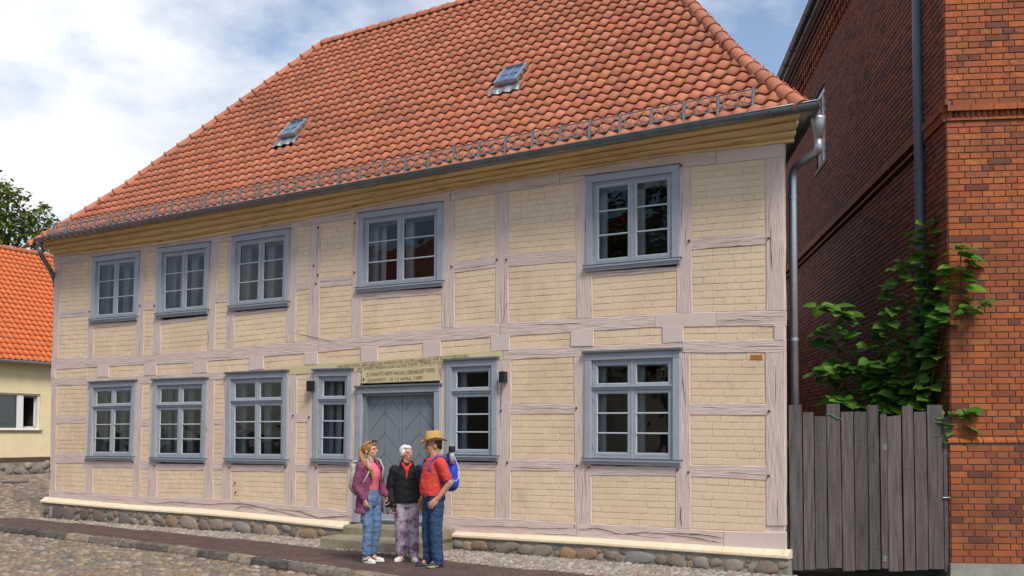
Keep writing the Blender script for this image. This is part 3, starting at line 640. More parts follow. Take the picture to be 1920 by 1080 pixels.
for s0, s1 in ((l0, lm - 0.006), (lm + 0.006, l1)):
    mb = MB(); bbox(mb, at, s0, s1, d0, d1, 0.085, 0.13); mb.build('door_leaf', M_door, door)
    mb = MB(); frame4(mb, at, s0, s1, d0, d1, 0.045, 0.066, 0.09, 0.004); mb.build('leaf_border', M_door, door)
    mb = MB(); bbox(mb, at, s0 + .005, s1 - .005, d0 + 0.01, d0 + 0.10, 0.045, 0.08, 0.006); bbox(mb, at, s0, s1, d0 - .005, d0 + 0.02, 0.02, 0.08, 0.006); mb.build('weather_board', M_blue, door)
    pm = (s0 + s1) / 2; half = (s1 - s0) / 2 - 0.047; lo, hi = d0 + 0.11, d1 - 0.047; pitch = 0.33; sl = 0.98
    kk = -3
    while lo + kk * pitch < hi + 0.1:
        for sg in (-1, 1):     # parallelogram boards rising to the middle, clipped by the border
            bb0 = lo + kk * pitch + 0.006; bb1 = lo + (kk + 1) * pitch - 0.006
            xa, xb = pm + sg * 0.004, pm + sg * half; rise_ = half * sl
            poly = [(xa, bb0 + rise_), (xb, bb0), (xb, bb1), (xa, bb1 + rise_)]
            def clip(poly, lim, keep_above):
                out = []
                for (p, q_) in zip(poly, poly[1:] + poly[:1]):
                    ip = p[1] >= lim if keep_above else p[1] <= lim; iq = q_[1] >= lim if keep_above else q_[1] <= lim
                    if ip: out.append(p)
                    if ip != iq: t = (lim - p[1]) / (q_[1] - p[1]); out.append((lerp(p[0], q_[0], t), lim))
                return out
            poly = clip(poly, lo, True)
            if len(poly) > 2: poly = clip(poly, hi, False)
            if len(poly) > 2:
                n = len(poly); mb = MB(); mb.add([at(p[0], p[1], 0.086) for p in poly] + [at(p[0], p[1], 0.070) for p in poly], [tuple(range(n, 2 * n))] + [(i, (i + 1) % n, n + (i + 1) % n, n + i) for i in range(n)])
                mb.build('door_board', M_door, door)
        kk += 1
mb = MB(); bbox(mb, at, lm + 0.02, lm + 0.06, 0.93, 1.16, 0.055, 0.07, 0.003); p = at(lm + 0.04, 1.07, 0.0); mb.tube([(p[0], 0.06, p[2]), (p[0], 0.01, p[2]), (p[0] + 0.01, 0.0, p[2]), (p[0] + 0.12, 0.0, p[2])], 0.011, 8); mb.build('door_handle', M_black, door)

# ---- lettering on the inscription beam, cut dark into the olive paint
def lettering(txt, x0, y0, x1, y1, h):
    a, b_ = F(x0, y0, -0.024), F(x1, y1, -0.024); cu = bpy.data.curves.new('lettering', 'FONT'); cu.body = txt; cu.size = 1; cu.extrude = 0.0
    tmp = bpy.data.objects.new('tmp', cu); me = evaluated(tmp)
    w = max(v.co.x for v in me.vertices); L = math.dist(a, b_); an = math.atan2(b_[1] - a[1], b_[0] - a[0]); me.materials.clear(); me.materials.append(M_ink); me.name = 'lettering'
    for v in me.vertices:
        x, z = v.co.x / w * L, v.co.y * h / 0.72; z += 0.006 * math.sin(x * 6)
        v.co = (a[0] + x * math.cos(an) - z * math.sin(an), -0.0268, a[1] + x * math.sin(an) + z * math.cos(an))
    return put('lettering', me, house)
lettering('WIR SIND WOHL ARM ABER WIR WERDEN VIEL GUTES HABEN SO WIR GOTT FURCHTEN', 632, 690.5, 878, 670.5, 0.052)
lettering('DIE SUNDE MEIDEN UND GUTES THUN  TOBIAS IV VXXII', 670, 694.8, 836, 680.5, 0.048)
lettering('S S RAHTS ARM HAUSS CERNEUET VON', 688, 706, 815, 697.5, 0.062)
lettering('SCHMIDT   D 12 APRIL 1589', 689, 716.5, 792, 710, 0.048)

# ---- cracks and pegs in the old timber
def crack(pts, w=0.010):
    q = FP(pts); n = len(q) * 3; q = resample(q, n); b = MB(); vs = []
    for i, p in enumerate(q):
        t = i / (n - 1); ww = w * (0.25 + math.sin(math.pi * t) ** 0.5) * rng.uniform(0.6, 1.2) / 2; jz = rng.uniform(-.004, .004)
        a, c = q[max(0, i - 1)], q[min(n - 1, i + 1)]; tx, tz = c[0] - a[0], c[1] - a[1]; l = math.hypot(tx, tz); nx_, nz_ = -tz / l, tx / l
        vs += [(p[0] + nx_ * ww, -0.0262, p[1] + nz_ * ww + jz), (p[0] - nx_ * ww, -0.0265, p[1] - nz_ * ww + jz)]
    b.add(vs, [(2 * i, 2 * i + 1, 2 * i + 3, 2 * i + 2) for i in range(n - 1)]); b.build('timber_crack', M_dark, house)
for c in [[(268, 940), (290, 944.5), (330, 941), (372, 944.5), (400, 946.5)], [(380, 946.5), (420, 944), (455, 944), (490, 951), (530, 960), (570, 970), (590, 973)], [(440, 956), (455, 949), (480, 953)], [(530, 955), (560, 958), (600, 972), (660, 966)],
          [(860, 985), (900, 986), (980, 989), (1020, 991), (1078, 990)], [(1085, 993), (1120, 990), (1158, 1000), (1172, 1001)], [(1172, 1001), (1210, 998), (1240, 1001)], [(1240, 1001), (1300, 1008), (1355, 1018)], [(1252, 1000.5), (1310, 1001), (1356, 1009)],
          [(1280, 985), (1277, 972), (1279, 950)], [(1279, 672), (1282, 720), (1288, 764)], [(942, 719), (941, 745), (939.5, 772)], [(1078.5, 983), (1079, 992)], [(945, 604), (949, 580), (953, 566)], [(1344, 603), (1390, 600), (1435, 602)], [(1447, 420), (1446, 455), (1449, 500)], [(391, 650), (394, 635), (390, 615)], [(388, 795), (389.5, 810)],
          [(1303, 468.5), (1360, 464), (1433, 458)], [(680, 703), (679.5, 718)], [(823, 686), (829, 706), (827, 714)], [(540, 621), (620, 640), (640, 638)]]: crack(c, 0.009 if c[0][1] > 900 else 0.007)
PEG = [(1442, 447), (1293, 452), (933, 487), (951, 487), (848, 500), (1082, 765), (1083, 873), (1105, 876), (953, 867), (933, 869), (1271, 881), (1292, 885), (1442, 892), (1443, 771), (590, 498), (597, 516), (594, 532), (598, 427), (667, 419), (666, 511), (169, 584), (432, 876), (536, 876), (594, 877), (442, 905), (443, 923), (162, 862), (251, 867), (291, 873), (1279, 311), (684, 711), (941, 770), (551, 779), (581, 782), (264, 573), (291, 573)]
b = MB(); b.loft([[(math.cos(t * math.pi / 4) * rr, yy, math.sin(t * math.pi / 4) * rr) for t in range(8)] for rr, yy in ((0.016, 0), (0.016, -0.02), (0.010, -0.026))]); peg_me = b.mesh('peg', mat('peg_wood', (0.10, 0.06, 0.045), 0.9))
for x, y in PEG:
    u, z = F(x, y); put('peg', peg_me, house, Matrix.Translation((u, -0.012, z)))

# ---- plinth of fieldstones under a cream brick ledge
pl_top = [F(x, interp(LDB, x), -0.09) for x in (86, 253, 380, 500, 642, 840, 1117, 1300, 1478)]
def plinth_part(u0, u1):
    n = max(2, int((u1 - u0) / 0.4)); rings = []
    for i in range(n + 1):
        u = lerp(u0, u1, i / n); t = interp(pl_top, u); rings.append([(u, 0.1, -0.3), (u, -0.115, -0.3), (u, -0.105, t * 0.5), (u, -0.09, t), (u, 0.1, t)])
    return MB().loft(rings).build('plinth', M_mortar, house)
def stone_proto(k):
    r = random.Random(300 + k); bm = bmesh.new(); bmesh.ops.create_icosphere(bm, subdivisions=2, radius=0.5); off = r.uniform(0, 99)
    for v in bm.verts:
        p = v.co.copy(); d_ = 1 + 0.50 * noise.noise(p * 1.7 + Vector((off, 0, 0))) + 0.16 * noise.noise(p * 5 + Vector((0, off, 0)))
        q = Vector((math.copysign(abs(p.x * 2) ** 0.75, p.x), math.copysign(abs(p.y * 2) ** 0.8, p.y), math.copysign(abs(p.z * 2) ** 0.75, p.z))) * 0.5
        v.co = q * d_
    me = bpy.data.meshes.new('fieldstone'); bm.to_mesh(me); bm.free(); me.materials.append(M_stone); me.polygons.foreach_set('use_smooth', [True] * len(me.polygons)); return me
STN = [stone_proto(k) for k in range(10)]
uD0, uD1 = F(643, 990, -.1)[0], F(838, 1000, -.1)[0]
for u0, u1 in ((-15.72, uD0 + 0.05), (uD1 - 0.05, 0.06)):
    pln = plinth_part(u0, u1); placed = []
    for tries in range(2600):
        top = interp(pl_top, 0.5 * (u0 + u1)); w = rng.choice((0.42, 0.36, 0.33, 0.28, 0.24, 0.20, 0.16)) * rng.uniform(0.9, 1.1)
        if tries > 1100: w = rng.uniform(0.07, 0.15)
        h = w * rng.uniform(0.65, 1.0); u = rng.uniform(u0 + w / 2, u1 - w / 2); top = interp(pl_top, u) - 0.02; h = min(h, top * 0.95)
        if h < 0.06: continue
        z = rng.uniform(h * 0.35, max(h * 0.36, top - h / 2))
        if all(((u - a) / ((w + c) / 2 - 0.006)) ** 2 + ((z - b_) / ((h + e2) / 2 - 0.006)) ** 2 > 1 for a, b_, c, e2 in placed): placed.append((u, z, w, h))
    for u, z, w, h in placed:
        put('fieldstone', rng.choice(STN), pln, Matrix.Translation((u, -0.098, z)) @ Matrix.Rotation(rng.uniform(-.35, .35), 4, 'Y') @ Matrix.Diagonal((w * 1.08, min(0.085, w * 0.42), h * 1.08, 1)))
    # ledge of bull-nosed bricks
    u = u0 - 0.02 if u0 < -10 else u0 + 0.02
    while u < u1 - 0.02:
        L = min(0.26, u1 + 0.02 - u) ; rings = []
        for uu in (u + 0.002, u + L - 0.002):
            px = interp([(-15.8, 84), (-12.8, 253), (-10.9, 380), (-9.3, 500), (-7.5, 642), (-5.3, 838), (-2.6, 1117), (-1.2, 1300), (0.1, 1480)], uu)
            zt = interp([F(x, interp(SLB, x)) for x in (92, 253, 380, 486, 606, 665, 831, 1117, 1358, 1473)], uu); zb = interp(pl_top, uu) - 0.004; j = rng.uniform(-.003, .003)
            rings.append([(uu, 0.05, zb), (uu, -0.118 + j, zb), (uu, -0.135 + j, zb + 0.012), (uu, -0.132 + j, zb + 0.04), (uu, -0.115 + j, zb + 0.052), (uu, -0.02, zt + 0.012), (uu, 0.05, zt + 0.012)])
        MB().loft(rings).build('ledge_brick', M_ledge, pln); u += L
# ---- door steps
for k, (px0, px1, off, z0, z1) in enumerate(((600, 838, -1.0, -0.06, 0.16), (643, 830, -0.52, 0.1, 0.30))):
    ua = F(px0, 1010, off)[0]; ub = uD1 + 0.12; rings = []
    for i in range(9):
        u = lerp(ua, ub, i / 8); j = lambda s=0.008: rng.uniform(-s, s); rings.append([(u, -0.06, z0), (u, off + j(), z0), (u, off + j(), z1 - 0.03), (u, off + 0.025 + j(), z1 + j(.004)), (u, -0.06, z1 + j(.003))])
    MB().loft(rings).build('door_step', M_step, house)

# ------------------------------------------------------------------ roof
PROF = [(-0.545, 5.665), (0.25, 6.45), (0.75, 6.97), (3.65, 10.40)]
PS = [0.0]
for a, b in zip(PROF, PROF[1:]): PS.append(PS[-1] + math.dist(a, b))
def prof(s):
    for i in range(3):
        if s <= PS[i + 1] or i == 2: t = (s - PS[i]) / (PS[i + 1] - PS[i]); return (lerp(PROF[i][0], PROF[i + 1][0], t), lerp(PROF[i][1], PROF[i + 1][1], t))
def hipL(off): return -15.55 + (off + 0.5)
def hipR(off): return 0.40 - 0.965 * (off + 0.5)
ridgeL, ridgeR = (hipL(3.65), 3.65, 10.40), (hipR(3.65), 3.65, 10.40)
mb = MB(); front = []
DECK = [(-0.40, PROF[0][1] + 0.145 * 0.985)] + PROF[1:]
for off, z in DECK: front += [(hipL(off), off, z - 0.03), (hipR(off), off, z - 0.03)]
bl, br = (-15.55, 7.9, 5.74), (0.40 + SL.x / SL.y * 8.4, 7.9, 5.74); k = len(front)
mb.add(front + [bl, br], [(0, 1, 3, 2), (2, 3, 5, 4), (4, 5, 7, 6), (k, 0, 2, 4, 6), (1, k + 1, 7, 5, 3), (k + 1, k, 6, 7), (0, k, k + 1, 1)])
roof = mb.build('roof', M_tilebed, house)
TW, GAUGE, TL = 0.2, 0.25, 0.30
def tile_mb(length=TL, w=TW, A=0.020, h0=0.036, seg=12):
    b = MB(); lo, up, lip = [], [], []
    for i in range(seg + 1):
        x = (i / seg - 0.5) * w * 1.03; f_ = A * math.sin(2 * math.pi * i / seg + 0.9)
        lo.append((x, 0, f_ + h0)); up.append((x, length, f_ + 0.004)); lip.append((x, 0.003, f_ + h0 - 0.012))
    n = seg + 1; b.add(lo + up + lip, [(i, i + 1, n + i + 1, n + i) for i in range(seg)] + [(2 * n + i, 2 * n + i + 1, i + 1, i) for i in range(seg)]); return b
TILE = tile_mb(); TILE_ME = TILE.mesh('tile', M_tile, True)
TILE_ME.polygons.foreach_set('use_smooth', [i < 12 for i in range(len(TILE_ME.polygons))])
tiles = []; nrow = int((PS[-1] - 0.02) / GAUGE) + 1
SKY = [(-5.05, -4.64, 1.08, 1.42), (-9.93, -9.53, 1.0, 1.34)]       # u0, u1, off0, off1 of the roof hatches
for r in range(nrow):
    s = 0.0 + r * GAUGE; a, b = prof(s), prof(min(s + TL, PS[-1])); t = Vector((0, b[0] - a[0], b[1] - a[1])).normalized(); nrm = Vector((0, -t.z, t.y)); om = (a[0] + b[0]) / 2
    c = -80
    for c in range(-79, 5):
        u = c * TW + 0.06 + rng.uniform(-.003, .003)
        if u < hipL(a[0]) - 0.08 or u > hipR(a[0]) + 0.08: continue
        if any(u0 - 0.09 < u < u1 + 0.09 and o0 - 0.12 < om - 0.02 < o1 + 0.06 for u0, u1, o0, o1 in SKY): continue
        M = Matrix(((1, 0, 0, u), (0, t.y, nrm.y, a[0] + nrm.y * rng.uniform(0, .002)), (0, t.z, nrm.z, a[1] + nrm.z * rng.uniform(0, .002)), (0, 0, 0, 1))) 
        inner = hipL(b[0]) + 0.10 < u < hipR(b[0]) - 0.10
        tiles.append((( house.matrix_basis @ M.translation).length, inner, M))
hw = Matrix.Translation(house.location) @ Matrix.Rotation(-TH, 4, 'Z')
tiles.sort(key=lambda t: ((hw @ t[2].translation) - CAM).length); cnt = 0; rest = MB()
for d_, inner, M in tiles:
    if inner and cnt < 300: put('tile', TILE_ME, roof, M); cnt += 1
    else:
        vs = []
        for p in TILE.v:
            q = M @ Vector(p); off = q.y; q.x = min(max(q.x, hipL(off) - 0.01), hipR(off) + 0.01); vs.append(tuple(q))
        rest.add(vs, TILE.f, rng.uniform(0.01, 0.99))
o = rest.build('tiles_beyond', M_tile, roof); tag(o, kind='stuff')
o.data.polygons.foreach_set('use_smooth', [(i % 24) < 12 for i in range(len(o.data.polygons))])
# ridge and hip tiles
def ridge_proto():
    b = MB(); rings = []; n = 10; Lh = 0.40
    for y, rr, th in ((0, 0.104, 0), (0.0, 0.118, 0), (0.05, 0.116, 0), (0.06, 0.107, 0), (Lh, 0.094, 0)):
        rings.append([(rr * math.cos(math.pi * (-0.08 + 1.16 * j / n)), y, rr * 0.95 * math.sin(math.pi * (-0.08 + 1.16 * j / n)) - 0.035) for j in range(n + 1)])
    b.loft(rings, False, False); b.tube([(0, 0.035, 0.07), (0, 0.02, 0.093), (0, 0.05, 0.096)], 0.007, 5); return b.mesh('ridge_tile', M_tile, True)
RID = ridge_proto()
def run_ridge(pts, start=0.0):
    pts = [Vector(p) for p in pts]; ds = [0]
    for a, b in zip(pts, pts[1:]): ds.append(ds[-1] + (b - a).length)
    s = start
    while s < ds[-1] - 0.1:
        def pos(s):
            for i in range(len(pts) - 1):
                if s <= ds[i + 1] or i == len(pts) - 2: return pts[i].lerp(pts[i + 1], (s - ds[i]) / (ds[i + 1] - ds[i]))
        a, b = pos(s), pos(min(s + 0.36, ds[-1])); y = (b - a).normalized(); x = y.cross(Vector((0, 0, 1))).normalized(); z = x.cross(y)
        M = Matrix((( x.x, y.x, z.x, a.x), (x.y, y.y, z.y, a.y), (x.z, y.z, z.z, a.z + 0.02), (0, 0, 0, 1))); put('ridge_tile', RID, roof, M @ Matrix.Rotation(rng.uniform(-.015, .015), 4, 'Z')); s += 0.335
run_ridge([(hipL(o_), o_, z + 0.0) for o_, z in PROF], -0.02)
run_ridge([(hipR(o_), o_, z + 0.0) for o_, z in PROF], -0.02)
run_ridge([ridgeL, ridgeR], 0.05)
# roof hatches with wired glass
M_hatch = mat('hatch_glass', (0.10, 0.17, 0.30), 0.12, 0.1, 3, spec=0.6)
for u0, u1, o0, o1 in SKY:
    def sp(off):
        for i in range(3):
            if off <= PROF[i + 1][0] or i == 2: t = (off - PROF[i][0]) / (PROF[i + 1][0] - PROF[i][0]); return lerp(PROF[i][1], PROF[i + 1][1], t)
    a = Vector((0, o0, sp(o0))); b_ = Vector((0, o1, sp(o1))); t = (b_ - a).normalized(); nn = Vector((0, -t.z, t.y)); Ls = (b_ - a).length; w = u1 - u0
    M = Matrix(((1, 0, 0, u0), (0, t.y, nn.y, o0), (0, t.z, nn.z, sp(o0)), (0, 0, 0, 1)))
    mb = MB(); mb.hexa([(0, 0.06, -.05), (w, 0.06, -.05), (w, Ls, -.05), (0, Ls, -.05), (0.01, 0.08, 0.11), (w - .01, 0.08, 0.11), (w - .01, Ls, 0.085), (0.01, Ls, 0.085)])
    ht = put('roof_hatch', mb.mesh('roof_hatch', M_zinc_l), roof, M)
    mb = MB()
    for x0, x1, y0, y1 in ((-0.02, 0.03, 0.05, Ls + .02), (w - 0.03, w + 0.02, 0.05, Ls + .02), (0.03, w - .03, 0.05, 0.09), (0.03, w - .03, Ls - .02, Ls + .02), (w / 2 - 0.012, w / 2 + 0.012, .09, Ls - .02)):
        mb.hexa([(x0, y0, 0.09), (x1, y0, 0.09), (x1, y1, 0.07), (x0, y1, 0.07), (x0, y0, 0.145), (x1, y0, 0.145), (x1, y1, 0.118), (x0, y1, 0.118)])
    mb.hexa([(0.03, Ls * .52, 0.09), (w - .03, Ls * .52, 0.09), (w - .03, Ls * .52 + .012, .09), (0.03, Ls * .52 + .012, .09), (0.03, Ls * .52, 0.134), (w - .03, Ls * .52, 0.134), (w - .03, Ls * .52 + .012, .134), (0.03, Ls * .52 + .012, .134)])
    put('hatch_lid', mb.mesh('hatch_lid', M_zinc_l), ht)
    put('pane', MB().add([(0.03, 0.09, 0.127), (w - .03, 0.09, 0.127), (w - .03, Ls - .02, 0.106), (0.03, Ls - .02, 0.106)], [(0, 1, 2, 3)]).mesh('pane', M_hatch), ht)
    mb = MB(); n = 14; vs = []
    for i in range(n + 1): x = -0.1 + (w + 0.2) * i / n; vs += [(x, 0.07, 0.05), (x, -0.04, 0.062 + 0.012 * math.sin(x * 31)), (x, -0.15 - 0.02 * math.sin(x * 31), 0.050 + 0.024 * math.sin(x * 31 + .5))]
    mb.add(vs, [(3 * i + j, 3 * i + 3 + j, 3 * i + 4 + j, 3 * i + 1 + j) for i in range(n) for j in range(2)]); put('apron_flashing', mb.mesh('apron_flashing', M_galv), ht)
    mb = MB()
    for x0, x1 in ((-0.09, 0.0), (w, w + 0.09)): mb.hexa([(x0, -0.02, 0.02), (x1, -0.02, 0.02), (x1, Ls + .1, 0.02), (x0, Ls + .1, 0.02), (x0, -0.02, 0.045), (x1, -0.02, 0.045), (x1, Ls + .1, 0.04), (x0, Ls + .1, 0.04)])
    put('side_flashing', mb.mesh('side_flashing', M_tile), ht)
    for yy in (0.2, 0.36):
        mb = MB(); mb.box(w + .0, w + .05, yy, yy + .06, 0.085, 0.12); put('hatch_hinge', mb.mesh('hatch_hinge', M_galv), ht)
# snow guard
def ug(u): return -0.40 + 0.02 * (u + 15.3) / 15.0
def zroof(off): return PROF[0][1] + (off - PROF[0][0]) * (PROF[1][1] - PROF[0][1]) / (PROF[1][0] - PROF[0][0])
g0, g1 = -15.25, -0.20; base = zroof(-0.4) + 0.05
mb = MB()
for dz, dy in ((0.0, 0.0), (0.20, 0.03)): mb.tube([(g0, -0.40 + dy, base + dz), ((g0 + g1) / 2, -0.40 + dy, base + dz - .01), (g1, -0.40 + dy, base + dz)], 0.0095, 6)
guard = mb.build('snow_guard', M_galv, house)
bar = MB().tube([(0, 0, -0.01), (0, 0.03, 0.20)], 0.0075, 5).mesh('bar', M_galv)
bk = MB(); bk.loft([[(-.012, y, z), (.012, y, z), (.012, y + .035, z), (-.012, y + .035, z)] for y, z in ((-0.03, -0.085), (-0.02, 0.0), (0.012, 0.21))]); bk.loft([[(-.012, -0.04, -.085), (.012, -0.04, -.085), (.012, -0.03, -.065), (-.012, -0.03, -.065)], [(-.012, .25, .14), (.012, .25, .14), (.012, .25, .16), (-.012, .25, .16)]])
bk = bk.mesh('bracket', M_galv)
u = g0 + 0.02; i = 0
while u < g1:
    sag = -0.01 * (1 - abs((u - (g0 + g1) / 2) / ((g1 - g0) / 2)))
    put('bar', bar, guard, Matrix.Translation((u, -0.40, base + sag)))
    if i % 5 == 2: put('bracket', bk, guard, Matrix.Translation((u + 0.03, -0.41, base + sag)))
    u += 0.0925; i += 1
# cornice
zc = [F(x, y) for x, y in CORN]
CP = [(0.02, 0.0), (-0.03, 0.0), (-0.03, 0.04), (-0.012, 0.045), (-0.012, 0.06), (-0.10, 0.07), (-0.13, 0.09), (-0.13, 0.125), (-0.108, 0.13), (-0.108, 0.146), (-0.22, 0.158), (-0.25, 0.18), (-0.25, 0.22), (-0.226, 0.225), (-0.226, 0.242), (-0.35, 0.252), (-0.38, 0.27), (-0.38, 0.30), (-0.43, 0.303), (-0.43, 0.33), (0.02, 0.34)]
for a0, a1 in ((-15.58, -12.42), (-12.405, -5.33), (-5.315, 0.16)):
    n = int((a1 - a0) / 0.3) + 1; rings = []; ph = rng.uniform(0, 99)
    for i in range(n + 1):
        u = lerp(a0, a1, i / n); z0 = interp(zc, u); hs = (interp([(-15.5, 5.73), (0.6, 5.66)], u) - z0) / 0.30
        rings.append([(u + (max(0, -y) * 0.55 if (i == n and a1 > 0) else 0), y + 0.006 * noise.noise((u * 2, j, ph)), z0 + z * hs + 0.005 * noise.noise((u * 1.5, j + 20, ph))) for j, (y, z) in enumerate(CP)])
    MB().loft(rings).build('cornice', M_corn, house)
crk = [((-12.412, 0.0)), ((-5.322, 0.0))]
# gutter, its joints and the downpipes
def gz(u): return interp([(-15.42, 5.778), (0.62, 5.710)], u) - 0.01
def half_ring(c, ax, r, th=0.004, n=10):
    o_ = [(c[0] + ax[0] * r * math.cos(math.pi * (1 + j / n)), c[1] + ax[1] * r * math.cos(math.pi * (1 + j / n)), c[2] + r * 1.05 * math.sin(math.pi * (1 + j / n))) for j in range(n + 1)]
    i_ = [(c[0] + ax[0] * (r - th) * math.cos(math.pi * (1 + j / n)), c[1] + ax[1] * (r - th) * math.cos(math.pi * (1 + j / n)), c[2] + (r - th) * 1.05 * math.sin(math.pi * (1 + j / n))) for j in range(n, -1, -1)]
    return o_ + i_
b = MB(); pts = [lerp(-15.42, 0.635, i / 12) for i in range(13)]
b.loft([half_ring((u, -0.505, gz(u)), (0, 1), 0.078) for u in pts]); gut = b.build('gutter', M_zinc, house, True)
b = MB(); b.tube([(u, -0.583, gz(u)) for u in pts], 0.011, 8); b.build('gutter_bead', M_zinc, gut, True)
b = MB(); sx = Vector((SL.y, -SL.x))
b.loft([half_ring((0.585 + SL.x * t, -0.505 + SL.y * t, gz(0.6) - 0.003), (sx.x, sx.y), 0.078) for t in (0.06, 0.3, 0.9, 4, 8)]); b.build('gutter_return', M_zinc, gut, True)
mb = MB(); mb.loft([[(0.637 + t, -0.505 + 0.079 * math.cos(math.pi * (1 + j / 10)), gz(0.6) + 0.083 * math.sin(math.pi * (1 + j / 10))) for j in range(11)] for t in (0, 0.006)]); mb.build('end_cap', M_zinc, gut)
mb = MB(); mb.loft([[(-15.424 - t, -0.505 + 0.079 * math.cos(math.pi * (1 + j / 10)), gz(-15.4) + 0.083 * math.sin(math.pi * (1 + j / 10))) for j in range(11)] for t in (0, 0.006)]); mb.build('end_cap', M_zinc, gut)
u = -14.9
while u < 0.5:
    b = MB(); b.loft([half_ring((u + t, -0.505, gz(u)), (0, 1), 0.083, 0.006) for t in (-0.012, 0.012)]); b.build('gutter_band', M_zinc, gut); u += 0.83
# right downpipe: funnel, swan neck, pipe with clips
P = lambda px, py, off: Vector((F(px, py, off)[0], off, F(px, py, off)[1]))
f0 = P(1534, 224, -0.15); f1 = P(1534, 262, -0.15); e1 = P(1528, 285, -0.12); e2 = P(1497, 312, 0.08); e3 = P(1486, 330, 0.30); e4 = P(1486, 350, 0.30); e5 = Vector((e4.x, 0.30, 0.1))
b = MB(); b.tube([f0 + Vector((0, 0, 0.03)), f0, f0 + Vector((0, 0, -0.06)), f1], [0.092, 0.092, 0.080, 0.052], 14); 
def arc(pts, n=5):
    out = []
    for i in range(1, len(pts) - 1):
        a, b_, c = pts[i - 1], pts[i], pts[i + 1]; l = min((a - b_).length, (c - b_).length) * 0.48; p0 = b_ + (a - b_).normalized() * l; p1 = b_ + (c - b_).normalized() * l
        for k in range(n + 1): t = k / n; out.append(p0 * (1 - t) ** 2 + b_ * 2 * t * (1 - t) + p1 * t * t)
    return [pts[0]] + out + [pts[-1]]
b.tube(arc([f1, f1 + Vector((0, 0, -0.14)), Vector((e3.x, e3.y, e3.z + 0.10)), Vector((e3.x, e3.y, e3.z - 0.25)), e5]), 0.052, 14)
dp = b.build('downpipe', M_zinc_l, house, True)
for zz in (e3.z - 0.28, 2.95, 1.2):
    b = MB(); b.tube([(e4.x, 0.30, zz - 0.02), (e4.x, 0.30, zz + 0.02)], 0.058, 14); b.tube([(e4.x - 0.02, 0.30, zz), (e4.x - 0.2, 0.32, zz)], 0.008, 6); b.build('pipe_clip', M_zinc_l, dp)
# left downpipe
a0 = Vector((-15.30, -0.505, gz(-15.3) - 0.06)); b = MB(); b.tube([a0, a0 + Vector((0, 0, -0.10))], [0.075, 0.05], 12)
b.tube(arc([a0 + Vector((0, 0, -0.10)), a0 + Vector((0, 0.02, -0.26)), Vector((-15.66, 0.12, 5.02)), Vector((-15.66, 0.12, 0.1))]), 0.048, 12); b.build('downpipe', M_zinc, house, True)

# ---- wall lamps beside the door
def wall_lamp(px0, px1, py0, py1, label):
    (ua, zt), (ub, zb) = F(px0, py0, -0.06), F(px1, py1, -0.06); u, z = (ua + ub) / 2, (zt + zb) / 2; w, h = (ub - ua) / 2 * 0.85, (zt - zb) / 2
    r = empty('wall_lamp', to_world(u, 0, z), -TH); tag(r, label, 'wall lamp', 'wall lamps beside the door')
    mb = MB(); mb.loft([[(-w, y, -h + e), (w, y, -h + e), (w, y, h - e), (-w, y, h - e)] for y, e in ((-0.03, 0.0), (-0.125, 0.0), (-0.13, 0.006))]); mb.build('lamp_housing', M_black, r)
    mb = MB(); mb.box(-w * .5, w * .5, -0.031, -0.012, -h * .6, h * .6); mb.build('mounting_plate', M_black, r)
    for s in (-1, 1): mb = MB(); mb.box(-w * .7, w * .7, -0.115, -0.045, s * h - 0.002, s * h + 0.002); mb.build('lens', M_putty, r)
wall_lamp(579, 590, 714.5, 733.5, 'small black wall lamp left of the narrow window beside the door')
wall_lamp(939, 950, 697, 717, 'small black wall lamp on the post right of the door above a crack')

# ------------------------------------------------------------------ the red brick building on the right
BA = R_(6.5); _r = ray(1785, 900); BC = CAM + _r * (12.25 / _r.y)
brick_b = empty('brick_building', (BC.x, BC.y, 0), -BA); tag(brick_b, 'tall red brick building with toothed string course and blue-grey downpipe', 'building')
EX, EY = Vector((math.cos(BA), -math.sin(BA), 0)), Vector((math.sin(BA), math.cos(BA), 0))
rng = random.Random(21); CO = 0.0805
def rb_proto():
    b = MB(); b.loft([[(-.5, 0.6, -.5), (.5, 0.6, -.5), (.5, 0.6, .5), (-.5, 0.6, .5)], [(-.5, -.7, -.5), (.5, -.7, -.5), (.5, -.7, .5), (-.5, -.7, .5)], [(-.48, -1, -.44), (.48, -1, -.44), (.48, -1, .44), (-.48, -1, .44)]], True, False)
    b.add([(-.48, -1, -.44), (.48, -1, -.44), (.48, -1, .44), (-.48, -1, .44)], [(0, 1, 2, 3)]); return b
RB = rb_proto(); RB_ME = RB.mesh('brick', M_rbrick)
MASON = []           # (matrix) of every brick
def course_wall(origin, xd, outd, length, z0, z1, par0=0, skip=None, start=0.0):
    # bricks along xd from origin, facing outd
    rows = int(round((z1 - z0) / CO))
    for r in range(rows):
        z = z0 + (r + 0.5) * CO; head = (r + par0) % 2 == 0; step = 0.1385 if head else 0.277; x = start - (0.0 if head else 0.069)
        while x < length - 0.02:
            a, b = max(x, start), min(x + step, length); x += step
            if b - a < 0.03: continue
            c = origin + xd * ((a + b) / 2) + Vector((0, 0, z))
            if skip and skip((a + b) / 2, z): continue
            w = b - a - 0.011; d_ = 0.009 + rng.uniform(-.002, .003)
            X, Y = xd, -outd
            MASON.append(Matrix(((X.x * w, Y.x * d_, 0, c.x), (X.y * w, Y.y * d_, 0, c.y), (0, 0, CO - 0.012, z), (0, 0, 0, 1))) @ Matrix.Rotation(rng.uniform(-.004, .004), 4, 'Y'))
LX, LY = Vector((1, 0, 0)), Vector((0, 1, 0)); ZB, ZL, ZC, ZT = 0.15, 1.64, 5.66, 10.0
WX, DEP = 2.9, 13.0
def bwin(x, z): return 7.6 < x < 8.6 and 7.3 < z < 8.9
